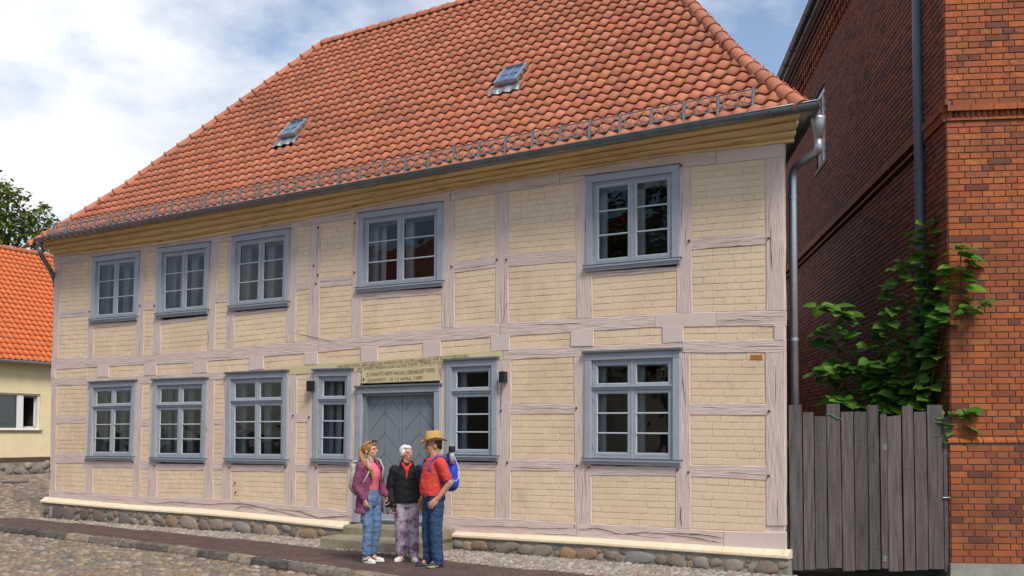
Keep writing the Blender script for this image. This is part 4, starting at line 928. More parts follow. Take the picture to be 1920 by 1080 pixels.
course_wall(Vector((-0.035, -0.035, 0)), LX, -LY, WX, ZB, ZL - 0.01)                    # plinth zone stands proud
course_wall(Vector((0, 0, 0)), LX, -LY, WX, ZL + 0.07, ZC, 1); course_wall(Vector((0, 0, 0)), LX, -LY, WX, ZC + 0.27, ZT)
course_wall(Vector((-0.035, -0.035, 0)), LY, -LX, 0.9, ZB, ZL - 0.01); course_wall(Vector((0, 0, 0)), LY, -LX, 0.85, ZL + 0.07, ZC, 1); course_wall(Vector((0, 0, 0)), LY, -LX, 0.85, ZC + 0.27, ZT)
course_wall(Vector((0.06, 0, 0)), LY, -LX, DEP, ZB, ZC, 0, None, 0.85); course_wall(Vector((0.06, 0, 0)), LY, -LX, DEP, ZC + 0.27, 9.55, 0, bwin, 0.85)
mb = MB(); mb.box(-0.03, WX, -0.03, 0.5, ZB - .1, ZL - 0.02); mb.box(-0.03, 0.5, 0.5, 0.9, ZB - .1, ZL - .02); mb.box(0.006, WX, 0.006, 0.5, ZL - .02, ZT); mb.box(0.007, 0.5, 0.5, 0.85, ZL - .02, ZT - .01); 
bw = mb.build('wall', M_rjoint, brick_b)
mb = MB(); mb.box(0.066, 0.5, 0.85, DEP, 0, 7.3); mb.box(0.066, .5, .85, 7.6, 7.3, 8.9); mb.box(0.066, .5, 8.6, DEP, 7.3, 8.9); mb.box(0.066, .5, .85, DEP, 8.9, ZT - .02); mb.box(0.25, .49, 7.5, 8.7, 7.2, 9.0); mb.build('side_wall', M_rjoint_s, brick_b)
bmw = Matrix.Translation(brick_b.location) @ Matrix.Rotation(-BA, 4, 'Z')
def bkey(M):
    p = bmw @ M.translation; px = 960 + FPX * p.x / p.y; py = HORIZON - FPX * (p.z - CAM_H) / p.y; vis = 1478 < px < 1930 and -10 < py < 1090 and M[1][1] != 0 and abs(M[1][1]) > abs(M[0][1]) 
    return (0 if vis else 100) + (p - CAM).length
MASON.sort(key=bkey); rest = MB(); rest_s = MB()
for i, M in enumerate(MASON):
    if i < 300: put('brick', RB_ME, bw, M)
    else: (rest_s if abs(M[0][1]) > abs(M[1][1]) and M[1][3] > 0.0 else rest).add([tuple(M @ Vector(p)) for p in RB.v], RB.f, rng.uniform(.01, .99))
tag(rest.build('bricks_beyond', M_rbrick, bw), kind='stuff'); tag(rest_s.build('alley_bricks', M_rbrick_s, bw), 'dark red bricks of the alley side', kind='stuff')
# sloping header course over the plinth zone
ME_ = MB(); ME_.hexa([(-.5, 0, 0), (.5, 0, 0), (.5, -1, 0), (-.5, -1, 0), (-.5, 0, 1.0), (.5, 0, 1.0), (.5, -0.95, 0.35), (-.5, -0.95, 0.35)]); LED = ME_.mesh('ledge_brick', M_rbrick)
x = -0.055
while x < WX: put('ledge_brick', LED, bw, Matrix.Translation((x + 0.065, 0.03, ZL - 0.008)) @ Matrix.Rotation(rng.uniform(-.02, .02), 4, 'Z') @ Matrix.Diagonal((0.127, 0.095, 0.085, 1))); x += 0.1385
y = 0.0
while y < 0.9: put('ledge_brick', LED, bw, Matrix.Translation((0.03, y + 0.065, ZL - 0.008)) @ Matrix.Rotation(-math.pi / 2, 4, 'Z') @ Matrix.Diagonal((0.127, 0.095, 0.085, 1))); y += 0.1385
# string course: ledge, teeth, ledge
BX = MB().box(-.5, .5, -1, .3, 0, 1).mesh('course_brick', M_rbrick); TOOTH = MB().add([(-.5, .3, 0), (.5, .3, 0), (0, -1, 0), (-.5, .3, 1), (.5, .3, 1), (0, -1, 1)], [(0, 1, 2), (3, 5, 4), (0, 2, 5, 3), (2, 1, 4, 5), (1, 0, 3, 4)]).mesh('tooth_brick', M_rbrick)
def string_run(org, rot, length):
    x = 0.0
    while x < length:
        for k, (z, h, pr) in enumerate(((ZC, 0.03, 0.035), (ZC + 0.035, 0.075, 0), (ZC + 0.115, 0.07, 0.06), (ZC + 0.19, 0.07, 0.03))):
            w = 0.277
            if k == 1: continue
            put('course_brick', BX, bw, org @ Matrix.Rotation(rot, 4, 'Z') @ Matrix.Translation((x + w / 2 + (0.07 if k == 3 else 0), 0, z)) @ Matrix.Diagonal((w - .008, pr + rng.uniform(-.003, .003), h, 1)))
        for q in range(4): put('tooth_brick', TOOTH, bw, org @ Matrix.Rotation(rot, 4, 'Z') @ Matrix.Translation((x + 0.035 + q * 0.069, 0, ZC + 0.034)) @ Matrix.Diagonal((0.067, 0.05, 0.075, 1)))
        x += 0.277
string_run(Matrix.Identity(4), 0, WX - .2); string_run(Matrix.Translation((0, 0.83, 0)), -math.pi / 2, 0.82)
mb = MB(); mb.box(0.0, 0.1, 0.86, DEP, ZC, ZC + 0.035); mb.box(-0.02, 0.1, 0.86, DEP, ZC + 0.12, ZC + 0.26); mb.build('string_course', M_rbrick, brick_b)
# corbelled frieze under the eaves of the long side, gutter and roof edge
CB = MB().box(-.5, .5, -1, .3, 0, 1).mesh('corbel', M_rbrick)
y = 1.0
while y < DEP:
    for z, h, pr, w in ((9.55, 0.14, 0.05, 0.10), (9.69, 0.14, 0.09, 0.13), (9.83, 0.10, 0.12, 0.16)): put('corbel', CB, bw, Matrix.Translation((0.06, y, z)) @ Matrix.Rotation(-math.pi / 2, 4, 'Z') @ Matrix.Diagonal((w, pr, h, 1)))
    y += 0.24
mb = MB(); mb.box(-0.08, 0.3, 0.0, DEP, 9.93, 10.02); mb.box(-0.12, 0.3, 0.0, DEP, 10.02, 10.1); mb.box(-0.16, .3, 0, DEP, 10.1, 10.17); mb.build('eaves_course', M_rbrick, brick_b)
M_cop = mat('brown_gutter', (0.10, 0.065, 0.06), 0.45, 0.15, 4, metal=0.5)
b = MB(); b.loft([half_ring((-0.27, y, 10.32), (1, 0), 0.09) for y in (-0.3, 3, 6, 9, DEP)]); b.tube([(-0.36, y, 10.32) for y in (-0.3, 5, DEP)], 0.014, 6); b.build('gutter', M_cop, brick_b, True)
for y in [0.4 + 0.9 * i for i in range(14)]: b = MB(); b.loft([half_ring((-0.27, y + t, 10.32), (1, 0), 0.095, .006) for t in (-.012, .012)]); b.build('gutter_band', M_cop, brick_b)
b = MB(); b.hexa([(-0.3, -0.3, 10.3), (6, -0.3, 15.5), (6, DEP + .3, 15.5), (-0.3, DEP + .3, 10.3), (-0.3, -0.3, 10.4), (6, -0.3, 15.6), (6, DEP + .3, 15.6), (-0.3, DEP + .3, 10.4)]); b.build('roof', M_tilebed, brick_b)
b = MB(); b.add([(0.0, 0.2, ZT), (WX + 9, 0.2, ZT), (WX + 9, 0.2, 14), (5.2, 0.2, 14.6)], [(0, 1, 2, 3)]); b.add([(WX - .02, 0.02, 0), (WX + 9, 0.02, 0), (WX + 9, 0.02, ZT), (WX - .02, 0.02, ZT)], [(0, 1, 2, 3)]); b.build('gable', M_rbrick, brick_b)
b = MB(); b.hexa([(-0.06, -0.07, -0.2), (WX, -0.07, -0.2), (WX, 0.4, -0.2), (-0.06, 0.4, -0.2), (-0.05, -0.06, ZB), (WX, -0.06, ZB), (WX, 0.4, ZB), (-0.05, 0.4, ZB)]); b.build('concrete_base', M_conc, brick_b)
M_pipe = mat('painted_pipe', (0.12, 0.14, 0.165), 0.5, 0.08, 5, spec=0.4)
b = MB(); b.tube([(-0.05, 0.98, z) for z in (0.1, 3, 6, 9.9)], 0.063, 14); pp = b.build('downpipe', M_pipe, brick_b, True)
for z in (5.35, 2.6, 8.0): b = MB(); b.tube([(-0.05, 0.98, z - 0.04), (-0.05, 0.98, z + 0.04)], 0.069, 14); b.tube([(-.05, .98, z), (.07, .98, z)], 0.01, 6); b.build('pipe_clip', M_pipe, pp)
M_white = mat('white_frame', (0.75, 0.75, 0.76), 0.4, 0.03, 5)
b = MB()
for y0, y1, z0, z1 in ((7.6, 7.66, 7.32, 8.9), (8.54, 8.6, 7.32, 8.9), (7.66, 8.54, 7.32, 7.39), (7.66, 8.54, 8.8, 8.9), (8.07, 8.13, 7.39, 8.8)): b.box(0.09, 0.15, y0, y1, z0, z1)
wv = b.build('window', M_white, brick_b); MB().add([(0.12, 7.65, 7.38), (0.12, 8.55, 7.38), (0.12, 8.55, 8.81), (0.12, 7.65, 8.81)], [(0, 1, 2, 3)]).build('pane', M_glass, wv)
b = MB(); b.box(0.03, 0.12, 7.5, 8.7, 7.24, 7.32); b.build('sill', M_conc, wv)
# dark wall added at the far end to keep light out of the alley
b = MB(); b.box(-4.5, 0.6, 12.6, 12.8, -0.1, 4.6); yard = b.build('alley_end_blocker', mat('dark_blocker_boards', (0.03, 0.026, 0.024), 0.9, 0.3, 3, 0.5, 8, (8, 8, .5))); yard.matrix_world = bmw
tag(yard, 'dark board wall added at the far end to keep the alley dark', 'wall')

# ------------------------------------------------------------------ gate of weathered planks
FA, FB = Vector((3.47, 12.44, 0)), Vector((5.43, 12.26, 0)); fdir = (FB - FA).normalized(); fn = Vector((fdir.y, -fdir.x, 0))
def on_plane(px, py, P0, nrm):
    r = ray(px, py); return CAM + r * ((P0 - CAM).dot(nrm) / r.dot(nrm))
fence = empty('plank_gate', FA, math.atan2(fdir.y, fdir.x)); tag(fence, 'tall gate of weathered grey planks between the two houses', 'gate')
BND = [(-4, 48, 415, 413), (50, 93, 442, 442), (95, 143, 458, 458), (143.6, 197, 410, 410), (199, 247, 442, 440), (248.5, 301, 441, 441), (302.5, 347, 415, 415), (350, 376, 450, 450), (378, 434, 460, 453), (437, 481, 418, 416), (483, 531, 441, 441), (533, 594, 414, 414), (596, 636, 461, 457)]
for i, (a, b_, t0, t1) in enumerate(BND):
    p0 = on_plane(1480 + a / 2.078, 560 + t0 / 2.078, FA, fn); p1 = on_plane(1480 + b_ / 2.078, 560 + t1 / 2.078, FA, fn)
    x0, x1 = (p0 - FA).dot(fdir) + 0.002, (p1 - FA).dot(fdir) - 0.002; yo = -0.012 * (i % 3 == 1) - 0.006 * (i % 2); zb = 0.035 + 0.012 * (i % 4)
    rings = []
    for k in range(8):
        t = k / 7; j = 0.003 * noise.noise((i * 7, t * 4, 0)); dx = 0.012 * noise.noise((i * 3.3, t * 1.5, 4)) * 0.5; z = lambda zt: lerp(zb, zt, t)
        rings.append([(x0 + dx, 0.012 + yo, z(p0.z)), (x0 + dx, -0.008 + yo + j, z(p0.z)), (x0 + dx + .004, -0.012 + yo + j, z(p0.z)), (x1 + dx - .004, -0.012 + yo - j, z(p1.z)), (x1 + dx, -0.008 + yo - j, z(p1.z)), (x1 + dx, 0.012 + yo, z(p1.z))])
    pk = MB().loft(rings).build('plank', M_plank, fence)
    for zz in (0.35, 1.32, 1.62):
        for xx in (0.3, 0.7):
            nb = MB(); nb.ell((lerp(x0, x1, xx), -0.014 + yo, zz + rng.uniform(-.02, .02)), (0.006, 0.004, 0.006), 6, 4); nb.build('nail', M_galv, pk)
for z in (0.35, 1.62): mb = MB(); mb.box(0, 1.92, 0.014, 0.06, z - .05, z + .05); mb.build('cross_rail', M_plank, fence)
for px, py in ((1657, 839), (1657, 1047)):
    p = on_plane(px, py, FA, fn); x = (p - FA).dot(fdir); mb = MB(); mb.box(x - .02, x + .025, -0.034, -0.018, p.z - .035, p.z + .035); mb.tube([(x - .002, -.036, p.z - .03), (x - .002, -.036, p.z + .03)], 0.006, 6); mb.build('hinge', M_galv, fence)
p = on_plane(1774, 933, FA, fn); x = (p - FA).dot(fdir); mb = MB(); mb.tube([(x - .05, -.03, p.z), (x + .03, -.03, p.z + .003)], 0.007, 6); mb.ell((x + .03, -.032, p.z), (.014, .012, .014), 8, 5); mb.build('bolt', M_galv, fence)
p0, p1 = on_plane(1548, 778, FA, fn), on_plane(1576, 785, FA, fn); mb = MB(); x0, x1 = (p0 - FA).dot(fdir), (p1 - FA).dot(fdir)
mb.tube([(x0, -.02, p0.z), (x0 + .05, -.03, p0.z + .006), (x1 - .05, -.03, p1.z + .006), (x1, -.022, p1.z - .01)], 0.006, 6); mb.build('wire_tie', mat('green_wire', (0.02, 0.22, 0.16), 0.5), fence)

# ------------------------------------------------------------------ big-leaved shrub behind the gate
M_leaf = leaf_mat('hazel_leaf', [(0.075, 0.185, 0.022), (0.10, 0.235, 0.026), (0.055, 0.14, 0.02), (0.16, 0.32, 0.035), (0.08, 0.20, 0.024)], 0.4)
M_stem = mat('shrub_stem', (0.07, 0.075, 0.03), 0.8, 0.2, 10)
def leaf_proto(k):
    r = random.Random(k); b = MB(); out = [(0, 0), (0.20, -0.10), (0.40, 0.05), (0.47, 0.33), (0.36, 0.66), (0.14, 0.90), (0, 1.08)]
    vs = [(0, 0.0, 0), (0, .36, -.03), (0, .72, -.05), (0, 1.08, -.16)]; L_ = [(-x, y, 0.09 * math.sin(x * 3) - 0.14 * y * y + r.uniform(-.02, .02)) for x, y in out[1:6]]; R__ = [(-x, y, z + r.uniform(-.03, .03)) for x, y, z in L_]
    b.add(vs + L_ + R__, [(0, 1, 5, 4), (1, 6, 5), (1, 2, 7, 6), (2, 3, 8, 7), (0, 9, 10, 1), (1, 10, 11), (1, 11, 12, 2), (2, 12, 13, 3)]); return b.mesh('leaf', M_leaf, True)
LF = [leaf_proto(k) for k in range(5)]
shrub = empty('hazel_shrub', (4.75, 13.3, -0.1)); tag(shrub, 'big-leaved green shrub growing behind the plank gate', 'shrub')
def pxy(px, py, Y): r = ray(px, py); return CAM + r * (Y / r.y)
BR = [([(1705, 900, 13.0), (1733, 640, 12.95), (1741, 520, 12.85), (1738, 415, 12.75)], 34), ([(1715, 880, 12.9), (1762, 640, 12.5), (1797, 520, 12.15), (1806, 458, 12.05)], 24), ([(1735, 660, 12.8), (1790, 595, 12.2), (1846, 562, 11.95)], 8), ([(1690, 900, 13.2), (1664, 610, 13.2), (1682, 530, 13.1), (1697, 483, 13.0)], 20),
      ([(1680, 880, 13.4), (1640, 640, 13.5), (1590, 590, 13.5), (1532, 572, 13.5)], 26), ([(1690, 860, 13.3), (1640, 700, 13.4), (1580, 690, 13.5), (1532, 702, 13.5)], 26), ([(1610, 860, 13.6), (1575, 660, 13.8), (1545, 610, 13.8)], 20), ([(1745, 720, 12.9), (1763, 610, 12.75), (1757, 540, 12.7)], 16), ([(1760, 860, 12.6), (1795, 778, 12.25), (1815, 768, 12.15)], 7),
      ([(1690, 880, 13.1), (1720, 740, 13.0), (1740, 690, 12.95)], 14), ([(1660, 900, 13.2), (1690, 740, 13.1), (1700, 640, 13.1)], 22), ([(1640, 880, 13.4), (1600, 760, 13.5), (1560, 745, 13.5)], 18), ([(1650, 870, 13.3), (1660, 720, 13.3), (1630, 650, 13.3)], 20), ([(1700, 870, 13.1), (1760, 750, 12.9), (1775, 700, 12.85)], 16), ([(1700, 880, 13.3), (1705, 700, 13.3), (1725, 590, 13.2)], 18)]
LEAVES = []; lmore = MB()
for pts, nl in BR:
    nl = int(nl * 4.2)
    P3 = [pxy(*p) for p in pts]; base = Vector((4.75 + rng.uniform(-.15, .15), 13.3, -0.1)); pl = arc([base] + P3, 4); mb = MB(); n = len(pl); mb.tube([p - shrub.location for p in pl], [lerp(0.016, 0.004, i / (n - 1)) for i in range(n)], 6); mb.build('stem', M_stem, shrub, True)
    ds = [0]
    for a, b in zip(P3, P3[1:]): ds.append(ds[-1] + (b - a).length)
    for i in range(nl):
        s = ds[-1] * (1 - (i / nl) ** 1.15 * 0.86)
        for k in range(len(P3) - 1):
            if s <= ds[k + 1] + 1e-6: break
        p = P3[k].lerp(P3[k + 1], (s - ds[k]) / (ds[k + 1] - ds[k])); sz = rng.choice((0.10, 0.13, 0.16, 0.19, 0.21)) * rng.uniform(.85, 1.1) * (0.7 if i < 2 else 1)
        LEAVES.append(0)
        az = rng.uniform(0, 2 * math.pi); out = Vector((math.cos(az), math.sin(az) * 0.7 - 0.35, rng.uniform(-.45, .2))).normalized(); p = p + out * rng.uniform(0.02, 0.16 if i > 4 else 0.06)
        zax = Vector((rng.uniform(-.4, .4), -0.45 + rng.uniform(-.3, .3), 0.8)); zax = (zax - out * zax.dot(out)).normalized(); xax = out.cross(zax)
        M = Matrix(((xax.x, out.x, zax.x, p.x - shrub.location.x), (xax.y, out.y, zax.y, p.y - shrub.location.y), (xax.z, out.z, zax.z, p.z - shrub.location.z), (0, 0, 0, 1))) @ Matrix.Diagonal((sz, sz, sz, 1))
        lf = rng.choice(LF)
        if i % 4 == 0 and len(LEAVES) < 1190: put('leaf', lf, shrub, M)
        else: lmore.add([tuple(M @ v.co) for v in lf.vertices], [tuple(p_.vertices) for p_ in lf.polygons], rng.uniform(.01, .99))
tag(lmore.build('leaves_behind', M_leaf, shrub, True), kind='stuff')

# ------------------------------------------------------------------ neighbour across the side street
NB = CAM + ray(95, 888) * (31 / ray(95, 888).y); nang = math.atan2(0.87, 0.49); nw = Vector((math.cos(nang), math.sin(nang), 0)); nn = Vector((math.sin(nang), -math.cos(nang), 0))
nb = empty('yellow_house', (NB.x, NB.y, 0), nang); tag(nb, 'low yellow rendered house with bright orange tiled roof across the side street', 'house')
def NL(px, py, out=0.0): P = on_plane(px, py, NB + nn * out, nn); v = P - NB; return v.dot(nw), P.z
M_yel = mat('yellow_render', (0.76, 0.655, 0.40), 0.9, 0.06, 3, 0.4, 70)
zE = NL(50, 677, 0.3)[1]; zS = NL(50, 866)[1]; zB_ = NL(50, 859)[1]
w0, zt = NL(-75, 733); w1, zb = NL(75, 806)
mb = MB(); mb.box(-7, w0, 0, 0.35, zS - .05, zE + .05); mb.box(w1, 6, 0, 0.35, zS - .05, zE + .05); mb.box(w0, w1, 0, .35, zS - .05, zb); mb.box(w0, w1, 0, .35, zt, zE + .05); mb.box(-7, -6.7, .35, 6, 0.4, zE); mb.box(5.7, 6, .35, 6, .4, zE); mb.build('wall', M_yel, nb)
mb = MB(); mb.box(-7.01, 6.01, -0.02, 0.3, zS - 0.01, zB_ + 0.03); mb.build('base_band', mat('brown_band', (0.10, 0.06, 0.05), 0.8), nb)
mb = MB(); mb.box(-7.0, 6.0, -0.03, 0.3, 0.2, zS - .012); bs = mb.build('stone_base', M_mortar, nb)
for i in range(34):
    w = rng.uniform(.18, .38); put('fieldstone', rng.choice(STN), bs, Matrix.Translation((-5.8 + i * 0.2 + rng.uniform(-.05, .05), -0.03, zS - rng.choice((0.12, 0.28)) + rng.uniform(-.03, .03))) @ Matrix.Rotation(rng.uniform(-.5, .5), 4, 'Y') @ Matrix.Diagonal((w, .12, w * .6, 1)))
mb = MB(); t = 0.055
for a0, a1, b0, b1 in ((w0, w1, zb, zb + t), (w0, w1, zt - t, zt), (w0, w0 + t, zb + t, zt - t), (w1 - t, w1, zb + t, zt - t)): mb.box(a0, a1, 0.06, 0.14, b0, b1)
ws = NL(36, 770)[0]; ws2 = NL(44, 770)[0]; mb.box(ws - .03, ws2 + .03, 0.055, .14, zb + t, zt - t); wn_ = mb.build('window', M_white, nb)
mb = MB(); mb.box(w0 - .05, w1 + .05, -0.05, .1, zb - .05, zb - .002); mb.build('sill', mat('brown_sill', (0.2, 0.16, 0.13), .6), wn_)
MB().add([(w0, .10, zb), (ws, .10, zb), (ws, .10, zt), (w0, .10, zt)], [(0, 1, 2, 3)]).build('pane', M_glass, wn_)
MB().add([(w0, .16, zb), (ws, .16, zb), (ws, .16, zt), (w0, .16, zt)], [(0, 1, 2, 3)]).build('curtain', mat('net_curtain', (0.55, 0.56, 0.55), .9, .1, 20), wn_)
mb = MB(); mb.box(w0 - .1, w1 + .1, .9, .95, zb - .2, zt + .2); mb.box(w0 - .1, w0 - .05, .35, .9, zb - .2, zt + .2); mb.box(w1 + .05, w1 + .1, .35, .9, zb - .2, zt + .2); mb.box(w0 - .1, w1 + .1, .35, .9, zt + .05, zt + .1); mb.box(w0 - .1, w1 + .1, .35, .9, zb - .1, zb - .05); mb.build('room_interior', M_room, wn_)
lw = w1 - t - .02; mb = MB()
for a0, a1, b0, b1 in ((0, .45, zb + t, zb + t + .05), (0, .45, zt - t - .05, zt - t), (0, .05, zb + t, zt - t), (.40, .45, zb + t, zt - t)): mb.hexa([(lw - a0 * .45, .14 + a0 * .9, b0), (lw - a1 * .45, .14 + a1 * .9, b0), (lw - a1 * .45 + .04, .16 + a1 * .9, b0), (lw - a0 * .45 + .04, .16 + a0 * .9, b0), (lw - a0 * .45, .14 + a0 * .9, b1), (lw - a1 * .45, .14 + a1 * .9, b1), (lw - a1 * .45 + .04, .16 + a1 * .9, b1), (lw - a0 * .45 + .04, .16 + a0 * .9, b1)])
mb.build('open_sash', M_white, wn_)
q_ = 3.85; mb = MB(); mb.add([(-7.2, -0.3, zE), (6.2, -0.3, zE), (6.2, q_, zE + q_ + .3), (-7.2, q_, zE + q_ + .3), (-7.2, 2 * q_ + .3, zE), (6.2, 2 * q_ + .3, zE)], [(0, 1, 2, 3), (3, 2, 5, 4), (0, 3, 4), (1, 5, 2)]); nroof = mb.build('roof', M_tilebed, nb)
T2 = MB(); T2.v, T2.f, T2.rnd = list(TILE.v), list(TILE.f), list(TILE.rnd); T2_ME = T2.mesh('tile', M_tile2, True); T2_ME.polygons.foreach_set('use_smooth', [i < 10 for i in range(len(T2_ME.polygons))])
s2 = math.sqrt(.5); lst = []
for r in range(24):
    for c in range(-34, 30):
        u = c * 0.2; off = -0.3 + r * 0.25 * s2; M = Matrix(((1, 0, 0, u), (0, s2, -s2, off), (0, s2, s2, zE + (off + .3) + .01), (0, 0, 0, 1))); p = Matrix.Translation(nb.location) @ Matrix.Rotation(nang, 4, 'Z') @ M.translation
        px = 960 + FPX * p.x / p.y; lst.append((0 if -60 < px < 112 else 50, p.length, M))
lst.sort(key=lambda t: t[:2]); rest = MB()
for i, (_, _, M) in enumerate(lst):
    if i < 300: put('tile', T2_ME, nroof, M)
    else: rest.add([tuple(M @ Vector(p)) for p in TILE.v], TILE.f, rng.uniform(.01, .99))
tag(rest.build('tiles_beyond', M_tile2, nroof, True), kind='stuff')
for i in range(38): put('ridge_tile', RID, nroof, Matrix.Translation((-7.1 + i * .345, q_, zE + q_ + .34)) @ Matrix.Rotation(-math.pi / 2, 4, 'Z')).data.materials
b = MB(); b.loft([half_ring((x, -0.36, zE - 0.0), (0, 1), 0.065) for x in (-7.1, 0, 6.1)]); b.build('gutter', M_zinc_l, nb, True)

# ------------------------------------------------------------------ tree behind the yellow house
def leafy_tree(name, base, h, clumps, label, leaf_cols, seed, leaf=0.11, per=170):
    r = random.Random(seed); t = empty(name, base); tag(t, label, 'tree')
    mb = MB(); mb.tube([(0, 0, 0), (0.1, 0, h * .3), (0, 0.1, h * .6), (0.1, 0, h * .85)], [0.24, 0.19, 0.12, 0.04], 8); tr = mb.build('trunk', mat('bark', (0.09, 0.07, 0.05), .9, .3, 8, .6, 20), t, True)
    mb = MB(); lm = MB(); ml = leaf_mat(name + '_leaf', leaf_cols, .3)
    for (cx, cy, cz, rad) in clumps:
        z0 = min(cz * 0.7, h * .8); mid = (cx * .4, cy * .4, (z0 + cz) / 2 + .2); limb = MB().tube([(0.05, 0.05, z0), mid, (cx, cy, cz)], [0.06, 0.035, 0.012], 5); limb.build('limb', MATS['bark'], t, True)
        for i in range(int(per * rad * rad * 1.6)):
            d_ = Vector((r.gauss(0, 1), r.gauss(0, 1), r.gauss(0, .85))).normalized() * rad * r.random() ** 0.45; p = Vector((cx, cy, cz)) + d_
            a = Vector((r.uniform(-1, 1), r.uniform(-1, 1), r.uniform(-1, .4))).normalized(); n_ = Vector((r.uniform(-.6, .6), r.uniform(-.6, .6), 1)); b_ = a.cross(n_).normalized(); L = leaf * r.uniform(.7, 1.5); w = L * .42
            lm.add([p, p + a * L * .5 + b_ * w, p + a * L, p + a * L * .5 - b_ * w], [(0, 1, 2, 3)], r.uniform(.01, .99))
    tag(lm.build('crown', ml, t), kind='stuff'); return t
TB = Vector((-20.8, 40, 0.4)); r = random.Random(4); cl = []
def tz(px, py): P = pxy(px, py, 40); return (P - TB)
for px, py, rad in ((8, 352, .45), (28, 372, .5), (5, 385, .7), (52, 372, .32), (-15, 400, .9), (25, 405, .6), (62, 388, .35), (78, 386, .25), (45, 410, .5), (66, 408, .4), (92, 412, .35), (80, 428, .5), (104, 415, .2), (20, 432, .8), (50, 435, .6), (-30, 370, .8), (-50, 420, 1.0), (100, 436, .35), (-70, 380, .9), (-90, 430, 1.0), (0, 455, .9), (60, 460, .8), (-40, 340, .6)):
    v = tz(px, py); cl.append((v.x, r.uniform(-.6, .6), v.z, rad * 1.18))
leafy_tree('garden_tree', TB, 10.5, cl, 'leafy green tree rising behind the yellow house roof', [(0.14, 0.21, 0.045), (0.19, 0.24, 0.055), (0.10, 0.17, 0.04), (0.24, 0.22, 0.06)], 8, 0.16, 210)

# ------------------------------------------------------------------ weeds between the cobbles
for px, py, lab in ((112, 1036, 'small green weed tuft in the cobbles near the left kerb'), (318, 1058, 'green weed tuft in the cobbles below the kerb')):
    P = G(px, py, ROAD); b = MB(); r = random.Random(px)
    for i in range(70):
        a = r.uniform(0, 6.28); q = V2 = Vector((r.gauss(0, .10), r.gauss(0, .07), 0)); L = r.uniform(.02, .045); t = Vector((math.cos(a) * .6, math.sin(a) * .6, .7)) * L; s_ = Vector((-math.sin(a), math.cos(a), 0)) * .009
        b.add([q - s_, q + s_, q + t * .6 + s_ * 1.2, q + t, q + t * .6 - s_ * 1.2], [(0, 1, 2, 3, 4)], r.uniform(.01, .99))
    w = b.build('weed_tuft', M_leaf); w.location = (P.x, P.y, ground_z(P.x, P.y)); tag(w, lab, 'weed', kind='stuff')

# ------------------------------------------------------------------ the other side of the street, mirrored in the window panes
opp = empty('opposite_house', to_world(-24, -15.5), -TH); tag(opp, 'plain grey rendered house on the other side of the street', 'house')
M_opp = mat('grey_render', (0.42, 0.38, 0.32), .9, .1, 2); mb = MB(); mb.box(0, 13, -7, 0, -0.2, 5.6); mb.build('wall', M_opp, opp)
mb = MB(); mb.add([(-.4, .4, 5.5), (13.4, .4, 5.5), (13.4, -3.5, 9.4), (-.4, -3.5, 9.4), (-.4, -7.4, 5.5), (13.4, -7.4, 5.5)], [(0, 1, 2, 3), (3, 2, 5, 4), (0, 3, 4), (1, 5, 2)]); mb.build('roof', M_tile, opp)
for zz in (0.9, 3.5):
    for k in range(6):
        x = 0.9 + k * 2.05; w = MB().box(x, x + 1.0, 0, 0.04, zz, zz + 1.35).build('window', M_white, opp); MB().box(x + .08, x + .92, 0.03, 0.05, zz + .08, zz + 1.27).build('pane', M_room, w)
rr = random.Random(31); cl = [(rr.gauss(0, 1.5), rr.gauss(0, 1.5), rr.uniform(3.6, 9.0), rr.uniform(.9, 1.5)) for _ in range(26)]
T2B = to_world(-8.5, -15.0, ROAD); leafy_tree('street_tree', T2B, 8.5, cl, 'broad leafy street tree on the other side of the street', [(0.05, 0.09, 0.02), (0.07, 0.12, 0.025)], 77, 0.24, 60)

# ------------------------------------------------------------------ three people talking in front of the door
def V(*a): return Vector(a)
def fuse(mb, name, m, parent, voxel=0.008, sm=3, wr=0.0, wscale=9.0, seed=0, keep_z=None):
    # melts overlapping shapes into one continuous skin
    me = mb.mesh('tmp', None); o = bpy.data.objects.new('tmp', me)
    r = o.modifiers.new('r', 'REMESH'); r.mode = 'VOXEL'; r.voxel_size = voxel; s = o.modifiers.new('s', 'SMOOTH'); s.factor = 0.5; s.iterations = sm
    out = evaluated(o)
    if wr:
        nv = len(out.vertices); co = [0.0] * (3 * nv); no = [0.0] * (3 * nv); out.vertices.foreach_get('co', co); out.vertex_normals.foreach_get('vector', no)
        for i in range(nv):
            p = Vector(co[3 * i:3 * i + 3]); k = noise.noise((p.x * wscale, p.y * wscale, p.z * wscale * 1.6 + seed)) + 0.5 * noise.noise((p.x * wscale * 2.3, p.y * wscale * 2.3, p.z * wscale * 3.5 + seed)); co[3 * i:3 * i + 3] = p + Vector(no[3 * i:3 * i + 3]) * (k * wr)
        out.vertices.foreach_set('co', co); out.update()
    out.name = name; out.materials.clear(); out.materials.append(m); out.polygons.foreach_set('use_smooth', [True] * len(out.polygons))
    return put(name, out, parent)
def oval(mb, lev, n=20):
    mb.loft([[(cx + rx * math.cos(2 * math.pi * j / n), cy + ry * math.sin(2 * math.pi * j / n), z) for j in range(n)] for z, cx, cy, rx, ry in lev]); return mb
def coat(mb, lev, th=0.022, n=26):
    # open-fronted shell: z, cx, cy, rx, ry, half opening in degrees
    rings = []
    for z, cx, cy, rx, ry, op in lev:
        a0 = -math.pi / 2 + R_(op); a1 = 1.5 * math.pi - R_(op); A = [lerp(a0, a1, i / n) for i in range(n + 1)]
        rings.append([(cx + rx * math.cos(a), cy + ry * math.sin(a), z) for a in A] + [(cx + (rx - th) * math.cos(a), cy + (ry - th) * math.sin(a), z) for a in reversed(A)])
    mb.loft(rings); return mb
